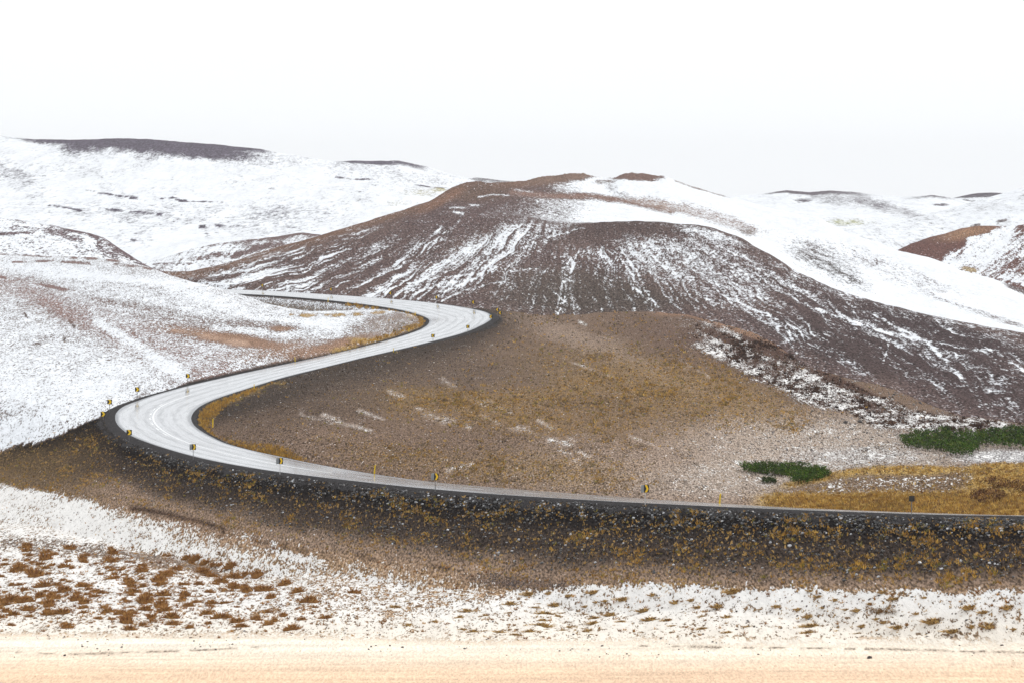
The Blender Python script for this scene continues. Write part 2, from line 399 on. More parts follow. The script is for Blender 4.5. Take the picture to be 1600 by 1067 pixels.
def paint_ground(px, py, x, y, t, side):
    n1 = fbm(px / 60, py / 24, 4); n2 = fbm(px / 16, py / 7, 4); n3 = fbm(px / 200, py / 70, 3)
    e = (n1 - 0.5)
    wx, wy = px + 60 * (n1 - 0.5), py + 26 * (n2 - 0.5) + 14 * e
    soil = np.ones(px.shape + (3,)) * np.array([0.145, 0.103, 0.080])
    snow = np.full(px.shape, 0.12); grass = np.full(px.shape, 0.10)
    # --- left slope: snow with flecks
    edge = curve([(-250,706),(0,698),(60,688),(110,668),(150,652),(178,644),(240,618),(300,600),(400,577),(440,568),(500,556),(540,545),(590,530),(640,505),(655,490)], px)
    onL = ((px < 700) & (d_of(y) > 395) & (py < edge + 5 * (n2 - .5) + 3)).astype(float) * ss(10, 0, py - edge)
    left = onL * ss(720, 640, px)
    snow = snow * (1 - left) + left * (0.72 + 0.3 * (n3 - 0.5) + 0.25 * (n2 - 0.5))
    soil = mixc(soil, left, (0.20, 0.15, 0.135)); grass *= (1 - left)
    # browner flecked belt running down to the road, white strip beside it
    belt = linemask(px, py, [(-60,425),(40,455),(120,490),(190,520),(260,548),(340,575)], 16, 38, 0.9) * left
    snow -= 0.20 * belt
    soil = mixc(soil, belt, (0.26, 0.17, 0.15))
    strip = linemask(px, py, [(150,500),(190,525),(230,550),(262,572),(285,585)], 5, 9, 0.8) * left
    snow += 0.30 * strip
    for bx, by, rx, ry, an, dv in [(330,524,80,9,8,-.45),(375,532,45,8,6,-.55),(440,545,70,14,-8,-.42),(510,545,70,9,-14,-.5),(420,508,60,6,2,-.30),(440,514,20,4,0,-.5),
                                   (210,478,60,6,8,-.28),(300,500,90,8,4,-.22),(110,495,50,9,30,-.18),(70,535,60,10,-10,-.10),(250,600,60,14,-14,-.12),(60,660,70,12,-20,.12),(560,530,50,8,-16,-.4),
                                   (230,440,110,5,4,.25),(100,425,90,8,4,.22),(330,470,60,9,20,.20),(150,600,110,30,-10,.16),(480,505,60,7,4,.18),(30,610,50,22,0,.12)]:
        b = blob(px, py, bx, by, rx, ry, an, 0.8) * left
        snow += dv * b
        if dv < -.35: soil = mixc(soil, b, (0.27, 0.17, 0.12))
    tan = linemask(px, py + 6 * (n2 - .5), [(268,516),(310,524),(345,531),(385,539)], 1.5, 4.5, 0.95) * left * ss(.25, .6, n1)
    soil = mixc(soil, tan, (0.46, 0.32, 0.24)); snow -= 0.25 * tan
    for q, w in [([(105,500),(112,505),(116,510)], 2.2), ([(101,521),(99,528),(103,534)], 2.0), ([(46,541),(58,537),(64,536)], 1.8), ([(28,473),(38,489),(42,496)], 1.2)]:
        k = linemask(px, py, q, w, w, 0.6) * left
        k = k * ss(.35, .6, n2); snow -= .8 * k; soil = mixc(soil, k, (0.06, 0.055, 0.05))
    for q, w in [([(0,396),(60,399),(110,402),(150,404),(185,407)], 2.0), ([(0,384),(60,388),(120,394)], 1.6), ([(20,410),(80,408),(140,412)], 1.4), ([(0,433),(50,441),(110,455)], 1.6), ([(60,392),(130,400)],1.2), ([(180,413),(235,420)],1.5)]:
        k = linemask(px, py, q, w, w * 1.4, 0.9) * left * ss(.3, .6, n2)
        snow -= 0.75 * k; soil = mixc(soil, k, (0.22, 0.15, 0.14))
    # --- grassy verge and gravel inside the far bend
    inb = ((py < curve([(480,560),(560,543),(640,520),(680,505)], px)) & (px > 330) & (px < 690) & (y > 560) & (py > 455)).astype(float)
    verge = inb * ss(26, 8, t) * ss(600, 640, y)
    gv = inb * ss(715, 735, y) * ss(1, 4, t)
    snow = snow * (1 - gv) + 0.26 * gv; soil = mixc(soil, gv, (0.16, 0.135, 0.12)); grass = grass * (1 - gv) + 0.24 * gv
    ye = inb * (linemask(px, py, [(455,493),(500,494),(560,491),(600,488)], 3.0, 2.4, 0.8) + linemask(px, py, [(545,531),(580,533),(605,526),(640,514),(664,503),(660,497),(640,491)], 3.5, 5, 0.8)
                + linemask(px, py, [(470,560),(520,548),(560,541)], 2.5, 3.0, 0.8)).clip(0, 1)
    ye = ye * ss(.3, .6, n2); grass = np.maximum(grass, 0.62 * ye); snow *= (1 - 0.8 * ye)
    soil = mixc(soil, ye, (0.40, 0.27, 0.10))
    gi = inb * blob(px, py, 610, 505, 60, 17, -10, 0.6)
    soil = mixc(soil, gi, (0.24, 0.19, 0.165)); snow = snow * (1 - gi) + gi * (0.30 + 0.5 * (n2 - .5)); grass += 0.12 * gi
    # --- the bowl
    bowl = (side < 0) & (px > 296) & (py > 485) & (y > 250)
    bowl = bowl | ((px > 560) & (py > 480) & (py < curve([(560,765),(1850,830)], px)) & (y > 300) & (y < 735))
    bowl = (bowl & (left < 0.5) & (inb < 0.5)).astype(float)
    cb = np.ones(px.shape + (3,)) * np.array([0.172, 0.120, 0.090])
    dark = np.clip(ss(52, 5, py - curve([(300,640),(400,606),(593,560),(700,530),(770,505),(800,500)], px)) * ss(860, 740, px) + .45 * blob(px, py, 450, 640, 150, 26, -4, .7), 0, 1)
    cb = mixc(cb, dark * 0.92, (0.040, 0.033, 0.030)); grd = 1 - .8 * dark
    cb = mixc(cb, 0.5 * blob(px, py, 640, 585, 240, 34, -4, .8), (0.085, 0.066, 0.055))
    pale = blob(wx, wy, 1060, 740, 230, 50, 0, .8) + blob(wx, wy, 1290, 690, 200, 46, 4, .7) + .6 * blob(wx, wy, 980, 560, 120, 14, 24, .9) + .4 * blob(wx, wy, 870, 520, 70, 14, 20, .9)
    cb = mixc(cb, np.clip(pale, 0, 1) * 0.75, (0.32, 0.245, 0.195))
    bs = np.full(px.shape, -0.06) + 0.3 * (n2 - 0.5)
    bg_ = np.full(px.shape, 0.06)
    gold = blob(wx, wy, 1060, 610, 200, 46, 10, .7) + 0.8 * blob(wx, wy, 820, 650, 200, 26, 6, .8) + 0.7 * linemask(wx, wy, [(620,620),(760,625),(860,610),(980,592),(1090,610),(1180,640),(1240,672)], 14, 16, .9) + 0.8 * blob(wx, wy, 860, 735, 130, 26, 4, .8) + .5 * blob(wx, wy, 650, 720, 120, 22, 8, .8)
    gold = np.clip(gold, 0, 1)
    bg_ = bg_ * grd + 0.22 * gold
    cb = mixc(cb, 0.25 * gold, (0.26, 0.165, 0.06))
    rim = bowl * ss(2.6, .8, t + 2.6 * (n2 - .5)) * ss(560, 400, px)
    bg_ = np.maximum(bg_, 0.55 * rim * ss(.25, .6, n2)); cb = mixc(cb, rim * .6, (0.30, 0.20, 0.075))
    orn = linemask(wx, wy, [(316,655),(330,632),(375,612),(440,600)], 13, 7, .9) * bowl * ss(.4, .6, n2)
    bg_ += 0.25 * orn; cb = mixc(cb, .5 * orn, (0.30, 0.20, 0.07))
    for q, w in [([(505,648),(540,662),(580,672)],3.2),([(560,640),(600,655)],2.2),([(655,640),(700,662)],4),([(690,650),(735,668)],3),([(755,628),(800,645)],4),([(610,612),(645,625)],3),([(695,594),(712,602)],3),
                 ([(800,665),(880,690),(920,712)],4),([(860,690),(905,722)],3.5),([(840,655),(900,690)],2.5),([(470,645),(520,662)],2.4),([(735,640),(780,660)],2.5),([(880,560),(960,590)],1.4),([(985,680),(1030,700)],2),([(1060,560),(1110,590)],1.6),([(700,735),(740,725)],4)]:
        k = linemask(px + 9 * (n2 - .5), py + 3 * (n2 - .5), q, w * 1.3, w * 0.8, 0.95) * bowl
        bs += 0.30 * k * ss(.15, .55, n2); cb = mixc(cb, .50 * k * ss(.25, .6, n2), (0.52, 0.44, 0.385))
    k = linemask(px, py, [(905,503),(925,512),(950,523)], 2.5, 1.0, .9) * bowl
    bs += 0.5 * k * ss(.3, .6, n2)
    # pale valley floor
    fl = blob(px, py, 1330, 690, 330, 50, 0, .6) + blob(px, py, 1120, 745, 170, 32, 0, .6) + blob(px, py, 1560, 715, 110, 30, 0, .5)
    fl = np.clip(fl, 0, 1) * ss(690, 640, py - 0 * px + 60 * ss(1250, 1000, px) - 60)
    flv = np.clip(blob(px, py, 1360, 695, 260, 44, 0, .5) + blob(px, py, 1170, 745, 150, 28, -3, .6), 0, 1)
    cb = mixc(cb, flv * .85, (0.37, 0.305, 0.255)); bs += 0.26 * flv + 0.2 * flv * (n2 - .5); bg_ -= .08 * flv
    wh = np.clip(blob(px, py, 1570, 714, 70, 12, 0, .5) + .5 * blob(px, py, 1340, 712, 90, 12, 0, .7), 0, 1)
    bs += 0.36 * wh; cb = mixc(cb, .7 * wh, (.34, .34, .36))
    # speckled snow flank at the right of the ridge
    sp_t = curve([(1000,488),(1080,492),(1130,510),(1200,532),(1300,585),(1420,640),(1600,664),(1850,690)], px)
    sp_b = curve([(1000,490),(1060,520),(1120,560),(1200,600),(1290,640),(1360,662),(1480,672),(1600,690),(1850,700)], px)
    flank = ss(-6, 4, py - sp_t + 8 * e) * ss(8, -10, py - sp_b + 30 * e) * ss(1030, 1130, px)
    cb = mixc(cb, flank * .9, (0.080, 0.048, 0.040)); bs = bs * (1 - flank) + flank * (0.40 + 0.5 * (n1 - .5) + 1.1 * (n2 - .5)); bg_ *= (1 - flank)
    lowf = ss(40, 0, sp_b - py) * flank
    bs += .14 * lowf
    dk = (blob(px, py, 1125, 525, 30, 6, 25, .6) + blob(px, py, 1152, 543, 16, 7, 55, .6) + blob(px, py, 1195, 545, 34, 8, 28, .6) + blob(px, py, 1270, 575, 50, 6, 28, .7) + blob(px, py, 1320, 595, 60, 5, 24, .7) + blob(px, py, 1420, 620, 60, 6, 20, .7) + blob(px, py, 1390, 590, 70, 5, 24, .7)).clip(0, 1) * flank
    bs -= .5 * dk
    top = ss(7, 0, py - sp_t) * ss(1000, 1040, px) * ss(1330, 1200, px)
    cb = mixc(cb, .7 * top, (0.30, 0.18, 0.12)); bs -= .3 * top
    rb = blob(wx, wy, 1060, 530, 90, 26, 18, .8)
    cb = mixc(cb, .6 * rb, (0.13, 0.085, 0.07))
    # grassy mound by the road
    mt = curve([(1200,760),(1250,748),(1300,737),(1350,730),(1400,728),(1480,728),(1560,724),(1850,726)], px)
    md = ss(-3, 3, py - mt + 5 * e) * ss(1180, 1260, px) * ss(300, 320, y * 0 + 315) * (y < 330)
    cb = mixc(cb, md, (0.17, 0.115, 0.075)); bs = bs * (1 - md) + md * (0.05 + .3 * (n2 - .5))
    my = md * np.clip(ss(15, 6, py - mt - 8 * e) + ss(-30, -14, py - 803 - 10 * e) * 1.0 + ss(1480, 1560, px + 60 * e), 0, 1)
    my = my * ss(.22, .55, n1 * .6 + n2 * .4); bg_ = bg_ * (1 - md) + md * (.06 + .30 * my); cb = mixc(cb, my * .85, (0.50, 0.33, 0.10))
    bs -= my * .2
    mc = md * blob(px, py, 1400, 757, 120, 12, -3, .6) * (1 - my)
    bs += .30 * mc
    vy = ss(1160, 1230, px) * ss(764, 778, py + 10 * e) * bowl
    bg_ = np.maximum(bg_, .55 * vy); cb = mixc(cb, .85 * vy, (0.62, 0.42, 0.13)); bs -= .15 * vy
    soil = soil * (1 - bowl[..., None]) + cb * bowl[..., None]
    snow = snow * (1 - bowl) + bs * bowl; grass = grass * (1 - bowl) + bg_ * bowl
    # --- outer embankment and the field below it
    crest = curve([(-250,690),(0,690),(60,688),(110,668),(150,652),(178,660),(202,681),(250,699),(310,716),(436,738),(560,753),(678,766),(800,775),(1007,787),(1200,796),(1421,804),(1850,812)], px)
    toe = curve([(-250,756),(0,758),(60,768),(140,776),(200,786),(260,802),(330,824),(400,838),(480,852),(560,866),(640,880),(700,890),(800,899),(900,905),(1050,911),(1300,914),(1600,917),(1850,920)], px)
    near = ((side > 0) & (y < 445) & (py > crest - 4) & (left < .5)).astype(float)
    r = (py - crest) / (toe - crest)
    ce = np.ones(px.shape + (3,)) * np.array([0.014, 0.012, 0.012])
    low = ss(0.58, 0.98, r + .25 * e + .10 * ss(900, 500, px))
    ce = mixc(ce, low, (0.24, 0.168, 0.122))
    ce = mixc(ce, ss(.2, .55, r) * (1 - low) * .7, (0.062, 0.046, 0.038))
    lf = ss(210, 60, px); ce = mixc(ce, .8 * lf * ss(.0, .5, r + .3 * e), (0.115, 0.078, 0.045))
    eg = 0.02 + .12 * ss(.05, .35, r) + .05 * lf + .30 * (n1 - .5) - .10 * low
    eg += .20 * ss(.80, .95, r) * ss(600, 900, px) * ss(.35, .6, n1)
    es = np.full(px.shape, -.30) + .22 * low
    soil = soil * (1 - near[..., None]) + ce * near[..., None]
    snow = snow * (1 - near) + es * near; grass = grass * (1 - near) + eg * near
    fld = near * ss(-.05, .12, r - 1 + (.32 - .22 * ss(700, 950, px)) * e + (.22 - .10 * ss(700, 950, px)) * (n2 - .5))
    fs = 0.82 + .5 * (n1 - .5) + .35 * (n2 - .5) - .35 * ss(.55, .75, fbm(px / 40, py / 6, 3)) * ss(520, 700, px)
    cf = np.ones(px.shape + (3,)) * np.array([0.38, 0.25, 0.15])
    lo_ = ss(900, 940, py) * ss(500, 700, px)
    fs += .10 * lo_
    # dull strip just under the bank on the left and centre
    st_ = ss(42, 6, py - toe - 14 * e) * ss(120, 240, px) * ss(980, 760, px)
    fs -= .42 * st_ * (.5 + n1); cf = mixc(cf, .7 * st_, (0.27, 0.18, 0.13))
    gl = np.zeros_like(px)
    for q, w in [([(206,794),(235,797),(262,803),(282,808)], 4.0), ([(284,809),(312,814),(346,824)], 3.6), ([(346,824),(351,830),(343,838)], 2.6), ([(395,843),(420,848)], 2.0), ([(440,851),(470,859),(480,864)], 3.4), ([(560,868),(592,876)], 3.6), ([(500,866),(520,872)], 2.4), ([(675,884),(700,888)], 3)]:
        gl = np.maximum(gl, linemask(px + 4 * (n2 - .5), py + 4 * (n2 - .5), q, w, w * .8, .7))
    soil = mixc(soil, gl * near, (0.06, 0.037, 0.027)); snow -= .5 * gl * near; fs -= .9 * gl * ss(.3, .6, n2 + .2); cf = mixc(cf, gl, (0.075, 0.045, 0.032))
    gw = linemask(px, py, [(352,818),(375,828),(402,838),(440,862),(500,878)], 7, 5, .8); fs += .5 * gw
    ctr = blob(px, py, 560, 905, 300, 46, 6, .7); fs -= .22 * ctr; cf = mixc(cf, .6 * ctr, (0.40, 0.27, 0.17))
    # brown patch with tussocks
    tp = blob(wx, wy, 140, 920, 330, 56, 4, .5) * near
    fs -= .10 * tp; cf = mixc(cf, .6 * tp, (0.24, 0.13, 0.06))
    gp_ = linemask(wx, wy, [(-20,845),(120,856),(230,870),(330,892)], 13, 7, .9)
    fs -= .46 * gp_; cf = mixc(cf, .8 * gp_, (0.17, 0.14, 0.125))
    # dark gravel scatter in the middle
    dg = blob(px, py, 815, 910, 80, 11, 4, .7); fs -= .30 * dg; cf = mixc(cf, dg, (0.10, 0.07, 0.06))
    db = linemask(px, py, [(600,965),(690,942),(780,924)], 6, 10, .9); fs -= .2 * db
    # sandy gravel track along the bottom
    sand = ss(988, 1012, py + 12 * e + 8 * ss(800, 300, px))
    cf = mixc(cf, sand, (0.83, 0.60, 0.42)); fs = fs * (1 - sand) + sand * (.10 - .5 * ss(1008, 1050, py) + .5 * (fbm(px / 160, py / 5, 3) - .5) + .2 * (n2 - .5))
    cf = mixc(cf, sand * (1 - ss(998, 1058, py + 10 * e)), (0.92, 0.83, 0.70))
    cf = cf * (1 + sand * .22 * (fbm(px / 260, py / 2.6, 3) - .5) * 2)[..., None]
    for q, w, v in [([(1000,1009),(1200,1011),(1400,1014),(1620,1019)], 1.4, -.5), ([(0,1019),(120,1021),(260,1017),(420,1010)], 1.3, -.45), ([(340,1003),(420,1000),(520,1004)], 2, -.3), ([(0,1012),(160,1011),(330,1013)], 2.4, .4), ([(1050,1002),(1250,1004),(1600,1003)], 4, .35), ([(150,1042),(800,1035),(1500,1040)], 2, -.12), ([(0,1058),(700,1052),(1600,1060)], 3, -.12)]:
        k = linemask(px, py + 2 * e, q, w, w, .8) * near
        fs += v * k
        if v < -.4: cf = mixc(cf, .8 * k * ss(.35, .6, n2), (0.20, 0.14, 0.10))
    soil = soil * (1 - fld[..., None]) + cf * fld[..., None]
    snow = snow * (1 - fld) + fs * fld
    grass = grass * (1 - fld) + fld * (.06 + .10 * tp - .2 * sand)
    # --- gravel verge right beside the asphalt
    nar = ((side < 0) & (y < 545)) | ((side > 0) & (y > 545))
    vg = ss(2.6, 1.6, t + np.where(nar, .9, 0))
    soil = mixc(soil, vg, (0.035, 0.031, 0.030)); snow = snow * (1 - vg) - .2 * vg; grass *= (1 - vg)
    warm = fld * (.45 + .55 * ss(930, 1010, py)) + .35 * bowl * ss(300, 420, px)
    return soil, snow, grass, np.clip(warm, 0, 1)

def d_of(y): return y

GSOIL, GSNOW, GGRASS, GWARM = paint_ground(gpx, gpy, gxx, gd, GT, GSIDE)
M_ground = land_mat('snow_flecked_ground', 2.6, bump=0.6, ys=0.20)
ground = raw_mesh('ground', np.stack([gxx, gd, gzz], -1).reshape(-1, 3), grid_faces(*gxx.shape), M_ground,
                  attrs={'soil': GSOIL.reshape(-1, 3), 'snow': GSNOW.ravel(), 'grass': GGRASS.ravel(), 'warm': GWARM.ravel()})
tag(ground, kind='structure')

# ------------------------------------------------------------------ hills: sheets through lines of known bearing, height and distance
def sheet(lines, x0, x1, step, rowpx=1.7):
    """lines from foot to behind the crest; each a list of (px, py, distance), or ('z', [(px, z, distance)])"""
    c = np.arange(x0, x1 + step, step)
    D, Z = [], []
    for ln in lines:
        if ln[0] == 'z':
            q = np.array(ln[1], float); d = np.interp(c, q[:, 0], q[:, 2]); z = np.interp(c, q[:, 0], q[:, 1])
        else:
            q = np.array(ln, float); d = np.interp(c, q[:, 0], q[:, 2]); py = np.interp(c, q[:, 0], q[:, 1])
            z = unproj(c, py, d)[2]
        D.append(d); Z.append(z)
    D, Z = np.array(D), np.array(Z)
    for k in range(len(D)):              # round the corners of the traced lines
        for _ in range(2):
            D[k, 1:-1] = (D[k, :-2] + 2 * D[k, 1:-1] + D[k, 2:]) / 4
    pys = 300 + (H - Z) / D * F
    t = [0.0]
    for i in range(len(D) - 1):
        n = int(np.clip(np.percentile(np.abs(pys[i + 1] - pys[i]), 85) / rowpx, 5, 160))
        t += list(i + (np.arange(n) + 1) / n)
    t = np.array(t)
    d = pchip(D, t); z = pchip(Z, t)
    x = (c[None] - 800) / F * d
    return x, d, z, np.repeat(t[:, None], len(c), 1)

def back(line, dd, dz, dd2, dz2):
    """two hidden lines that carry a crest down on its far side"""
    q = np.array(line, float); z = unproj(q[:, 0], q[:, 1], q[:, 2])[2]
    return ('z', np.c_[q[:, 0], z - dz, q[:, 2] + dd].tolist()), ('z', np.c_[q[:, 0], z - dz2, q[:, 2] + dd2].tolist())

def relief(x, y, z, big, small, sc):
    return z + big * (fbm(x / sc, y / sc / 1.6, 4) - 0.5) + small * (fbm(x / sc * 6, y / sc * 4, 3) - 0.5)

def hill(name, x, y, z, mat, soil, snow, grass=None):
    if grass is None: grass = np.full(x.shape, -1.0)
    o = raw_mesh(name, np.stack([x, y, z], -1).reshape(-1, 3), grid_faces(*x.shape), mat,
                 attrs={'soil': soil.reshape(-1, 3), 'snow': snow.ravel(), 'grass': grass.ravel()})
    return tag(o, kind='structure')

# --- the dark hill in the middle, its dome in front and the snowy flank behind
L1 = [(220,428,960),(300,432,900),(400,447,850),(500,458,812),(600,466,785),(700,476,755),(780,489,730),(850,496,748),(920,492,800),(1000,488,812),(1100,500,790),(1240,540,750),(1330,600,690),(1450,640,650),(1600,675,610),(1850,710,560)]
L0 = ('z', [(p, unproj(p, q, d)[2] - 6, d - 30) for p, q, d in L1])
L2 = [(220,427,965),(300,428,940),(400,420,905),(500,418,890),(600,412,880),(700,405,880),(800,408,880),(900,418,890),(1000,420,890),(1100,428,890),(1200,452,880),(1300,490,850),(1400,540,790),(1500,566,750),(1600,592,715),(1850,640,660)]
L3 = [(220,426.5,970),(300,426,950),(400,404,940),(500,385,950),(600,360,980),(700,335,1010),(800,345,1010),(850,352,1005),(900,352.5,1000),(940,348,1000),(1000,345.5,1000),(1080,349,1000),(1120,357,995),(1150,368,985),(1200,396,965),(1250,428,945),(1300,452,930),(1400,480,900),(1500,501,880),(1600,521,860),(1850,560,830)]
L4 = [(220,426.2,975),(300,425.3,960),(400,401,955),(500,378,970),(600,350,1005),(700,322,1050),(800,333,1060),(860,343,1060),(900,347,1062),(1000,349,1066),(1080,354,1066),(1150,374,1045),(1250,436,1000),(1300,459,990),(1400,487,960),(1600,528,920),(1850,566,890)]
L5 = [(220,426,980),(300,424.5,970),(400,399,970),(500,373,985),(600,342,1030),(700,306,1100),(800,305,1140),(900,310,1190),(1000,318,1220),(1100,334,1220),(1200,364,1200),(1300,398,1170),(1400,434,1130),(1500,464,1090),(1600,494,1060),(1850,560,1000)]
L6 = [(220,426,985),(260,430,985),(280,428,980),(300,423,980),(360,410,985),(420,390,990),(450,381,1000),(500,368,1010),(540,355,1025),(600,336,1060),(670,314,1110),(690,303,1130),(704,294,1140),(720,288,1160),(740,285,1180),(780,284,1220),(816,282,1250),(840,278,1280),(880,274,1320),(910,272,1350),(940,279,1370),(956,280,1380),(966,276,1385),(976,272.5,1390),(1008,272.5,1400),(1036,276,1400),(1080,291,1390),(1120,302,1380),(1180,318,1350),(1200,324,1340),(1280,341,1300),(1320,364,1290),(1404,390,1250),(1460,404,1230),(1500,422,1210),(1550,436,1200),(1600,455,1180),(1850,530,1100)]
x, y, z, t = sheet([L0, L1, L2, L3, L4, L5, L6, *back(L6, 120, 8, 400, 60)], 226, 1850, 2.0)
px, py = proj(x, y, z)
n1 = fbm(px / 60, py / 30, 4); n2 = fbm(px / 14, py / 8, 4); n3 = fbm(px / 5, py / 4, 2)
ang = np.arctan2(px - 900 + 26 * (n1 - .5), np.maximum(py - 255, 4) * 1.05)
rad = np.hypot(px - 900, (py - 255) * 1.3)
sw = ang + 0.05 * (fbm(rad / 40, ang * 6, 3) - .5)
s1 = fbm(sw * 46, rad / 150, 4, .65); s2 = fbm(sw * 210 + 9, rad / 60, 3, .65)
streak = (0.5 * s1 + 0.5 * s2 - .5) * 5.0                    # about -1..1, running down the slope
z = z + (y / 1000) * (-0.45 * streak * ss(0.9, 1.4, t) * ss(3.1, 2.6, t))
front = ss(4.0, 3.6, t)
soil = np.ones(x.shape + (3,)) * np.array([0.112, 0.078, 0.072])
soil = mixc(soil, ss(.45, .7, n1) * .6, (0.14, 0.098, 0.086))
S = np.full(x.shape, 0.10) + .2 * (n2 - .5)
def put(m, v, k=0.0, c=None):
    global S, soil
    S = S * (1 - m) + m * (v + k * streak + .25 * (n2 - .5))
    if c is not None: soil = mixc(soil, m, c)
sil = curve(L6, px)
put(blob(px, py, 420, 425, 190, 36, -20, .5) * front, .50, .95)
put(blob(px, py, 540, 440, 120, 34, -14, .6), .50, .9)
put(blob(px, py, 640, 440, 170, 26, -14, .6), .34, .8)
put(blob(px, py, 655, 385, 70, 12, -33, .7), .62, .8)
put(blob(px, py, 775, 388, 108, 24, -24, .6), .66, .75)
put(blob(px, py, 850, 365, 50, 12, -20, .8), .55, .5)
put(blob(px, py, 720, 425, 110, 24, -22, .7), .40, .6)
put(blob(px, py, 560, 395, 60, 12, -30, .7), .16, .5)
put(blob(px, py, 610, 400, 70, 9, -35, .7), .05, .2)
put(blob(px, py, 730, 330, 90, 30, -8, .6), .08, .15, (0.112, 0.078, 0.074))
put(blob(px, py, 850, 335, 70, 16, 0, .7), .26, .1)
put(blob(px, py, 860, 430, 90, 16, -12, .7), .24, .5)
put(blob(px, py, 940, 405, 70, 20, 0, .6), .38, .85)
put(blob(px, py, 890, 445, 110, 26, 0, .6), .22, .4, (0.095, 0.072, 0.062))
put(blob(px, py, 930, 470, 140, 24, 0, .6), .16, .45, (0.082, 0.064, 0.055))
put(blob(px, py, 1030, 400, 64, 26, 30, .6), .62, .5)
put(blob(px, py, 1100, 405, 90, 36, 20, .6), .50, .25)
put(blob(px, py, 1110, 440, 130, 24, 12, .7), .46, .3)
put(blob(px, py, 1180, 470, 150, 22, 12, .7), .48, .3)
put(blob(px, py, 1040, 460, 70, 18, 20, .7), .26, .6)
put(blob(px, py, 1320, 470, 220, 16, 18, .7), .44, .3)
put(blob(px, py, 1290, 490, 130, 18, 10, .7), .46, .3)
put(blob(px, py, 1430, 500, 180, 22, 17, .6), .40, .35)
put(blob(px, py, 1260, 440, 80, 8, 34, .7), .22, .3)
put(blob(px, py, 1450, 555, 220, 50, 24, .5) * front, .20, .40, (0.070, 0.050, 0.049))
put(blob(px, py, 1300, 540, 120, 26, 22, .6) * front, .22, .6, (0.068, 0.049, 0.047))
put(blob(px, py, 1500, 525, 120, 16, 18, .7) * front, .14, .4, (0.062, 0.045, 0.045))
put(blob(px, py, 1250, 515, 60, 8, 12, .7) * front, .45, .5)
dm = curve(L3, px)
dome = ss(34, 6, py - dm) * ss(840, 930, px) * ss(1130, 1040, px) * ss(3.3, 2.95, t)
put(dome, .03, .05, (0.092, 0.065, 0.060))
put(blob(px, py, 1120, 368, 60, 8, 14, .7) * ss(3.2, 2.95, t), .62, .1)
put(ss(8, 2, py - dm) * ss(1080, 1140, px) * ss(1260, 1180, px) * front, .15, .0)
put(ss(16, 2, py - dm) * ss(1180, 1260, px) * front, .34, .3)
# gullies full of snow
for q, w in [([(708,332),(724,336),(715,350),(705,358)],2.2),([(690,356),(668,376),(640,396),(618,414)],3.2),([(700,362),(680,376)],2),([(690,418),(660,440),(620,460)],2.2),
             ([(805,395),(790,404),(770,420),(735,440),(705,452)],2.0),([(792,408),(766,426)],2.2),([(905,392),(897,410),(893,428)],2.0),([(866,404),(858,418),(850,428)],1.6),([(918,386),(922,400),(918,416),(920,428)],1.8),
             ([(932,384),(940,398),(934,416),(930,426)],1.8),([(960,390),(972,408),(988,428)],1.8),([(968,386),(985,410),(1000,432)],1.8),([(985,388),(995,402)],1.6),([(1003,380),(1020,398),(1042,420),(1060,432)],2.0),
             ([(917,457),(928,468),(938,475),(941,488)],2.6),([(975,440),(1000,455),(1020,470),(1030,480)],2.4),([(880,470),(875,482),(872,492)],1.8),([(810,450),(790,464),(775,472)],1.4),([(862,455),(885,470)],1.6),
             ([(1125,458),(1150,470),(1180,485),(1215,498)],2.0),([(1275,482),(1300,492),(1340,506)],2.0),([(1365,492),(1395,510),(1430,526)],2.6),([(1430,526),(1455,542),(1478,562),(1495,582),(1508,602)],4.6),
             ([(1230,505),(1233,518),(1238,530)],2.4),([(1345,545),(1342,558)],2.0),([(1390,532),(1386,548),(1380,560)],2.2),([(1490,550),(1496,558)],1.8),([(1540,545),(1570,560),(1600,580)],2.4),([(1482,512),(1492,522)],2.2),
             ([(1310,495),(1370,515),(1430,530),(1500,545),(1560,550)],2.0),([(830,385),(850,374),(880,364),(915,356)],1.6),([(600,455),(630,446),(680,436),(760,428),(840,420)],1.3),([(690,470),(720,455),(790,440)],1.3),([(560,462),(620,448)],1.2),([(640,462),(690,444),(740,438)],1.4)]:
    k = linemask(px + 3.5 * (n2 - .5), py + 2.5 * (n3 - .5), q, w * .55, w * .75, .8) * front
    S = S + .62 * k * ss(.22, .6, n3 * .5 + n2 * .5)
# upper left rim: reddish, rocky
rim = ss(18, 3, py - sil) * ss(960, 880, px)
put(rim * front.clip(.0, 1) if False else rim * ss(900, 860, px), .10, .25, (0.17, 0.105, 0.078))
put(blob(px, py, 735, 300, 60, 15, 0, .6), .04, .0, (0.125, 0.083, 0.066))
put(blob(px, py, 690, 312, 40, 8, -30, .7), .04, .0, (0.19, 0.11, 0.078))
for q in [[(745,308),(765,304),(795,304)],[(702,327),(725,326)],[(735,320),(748,320)],[(805,296),(835,300)]]:
    S = S + .62 * linemask(px, py + 2 * (n2 - .5), q, 1.5, 1.2, .9)
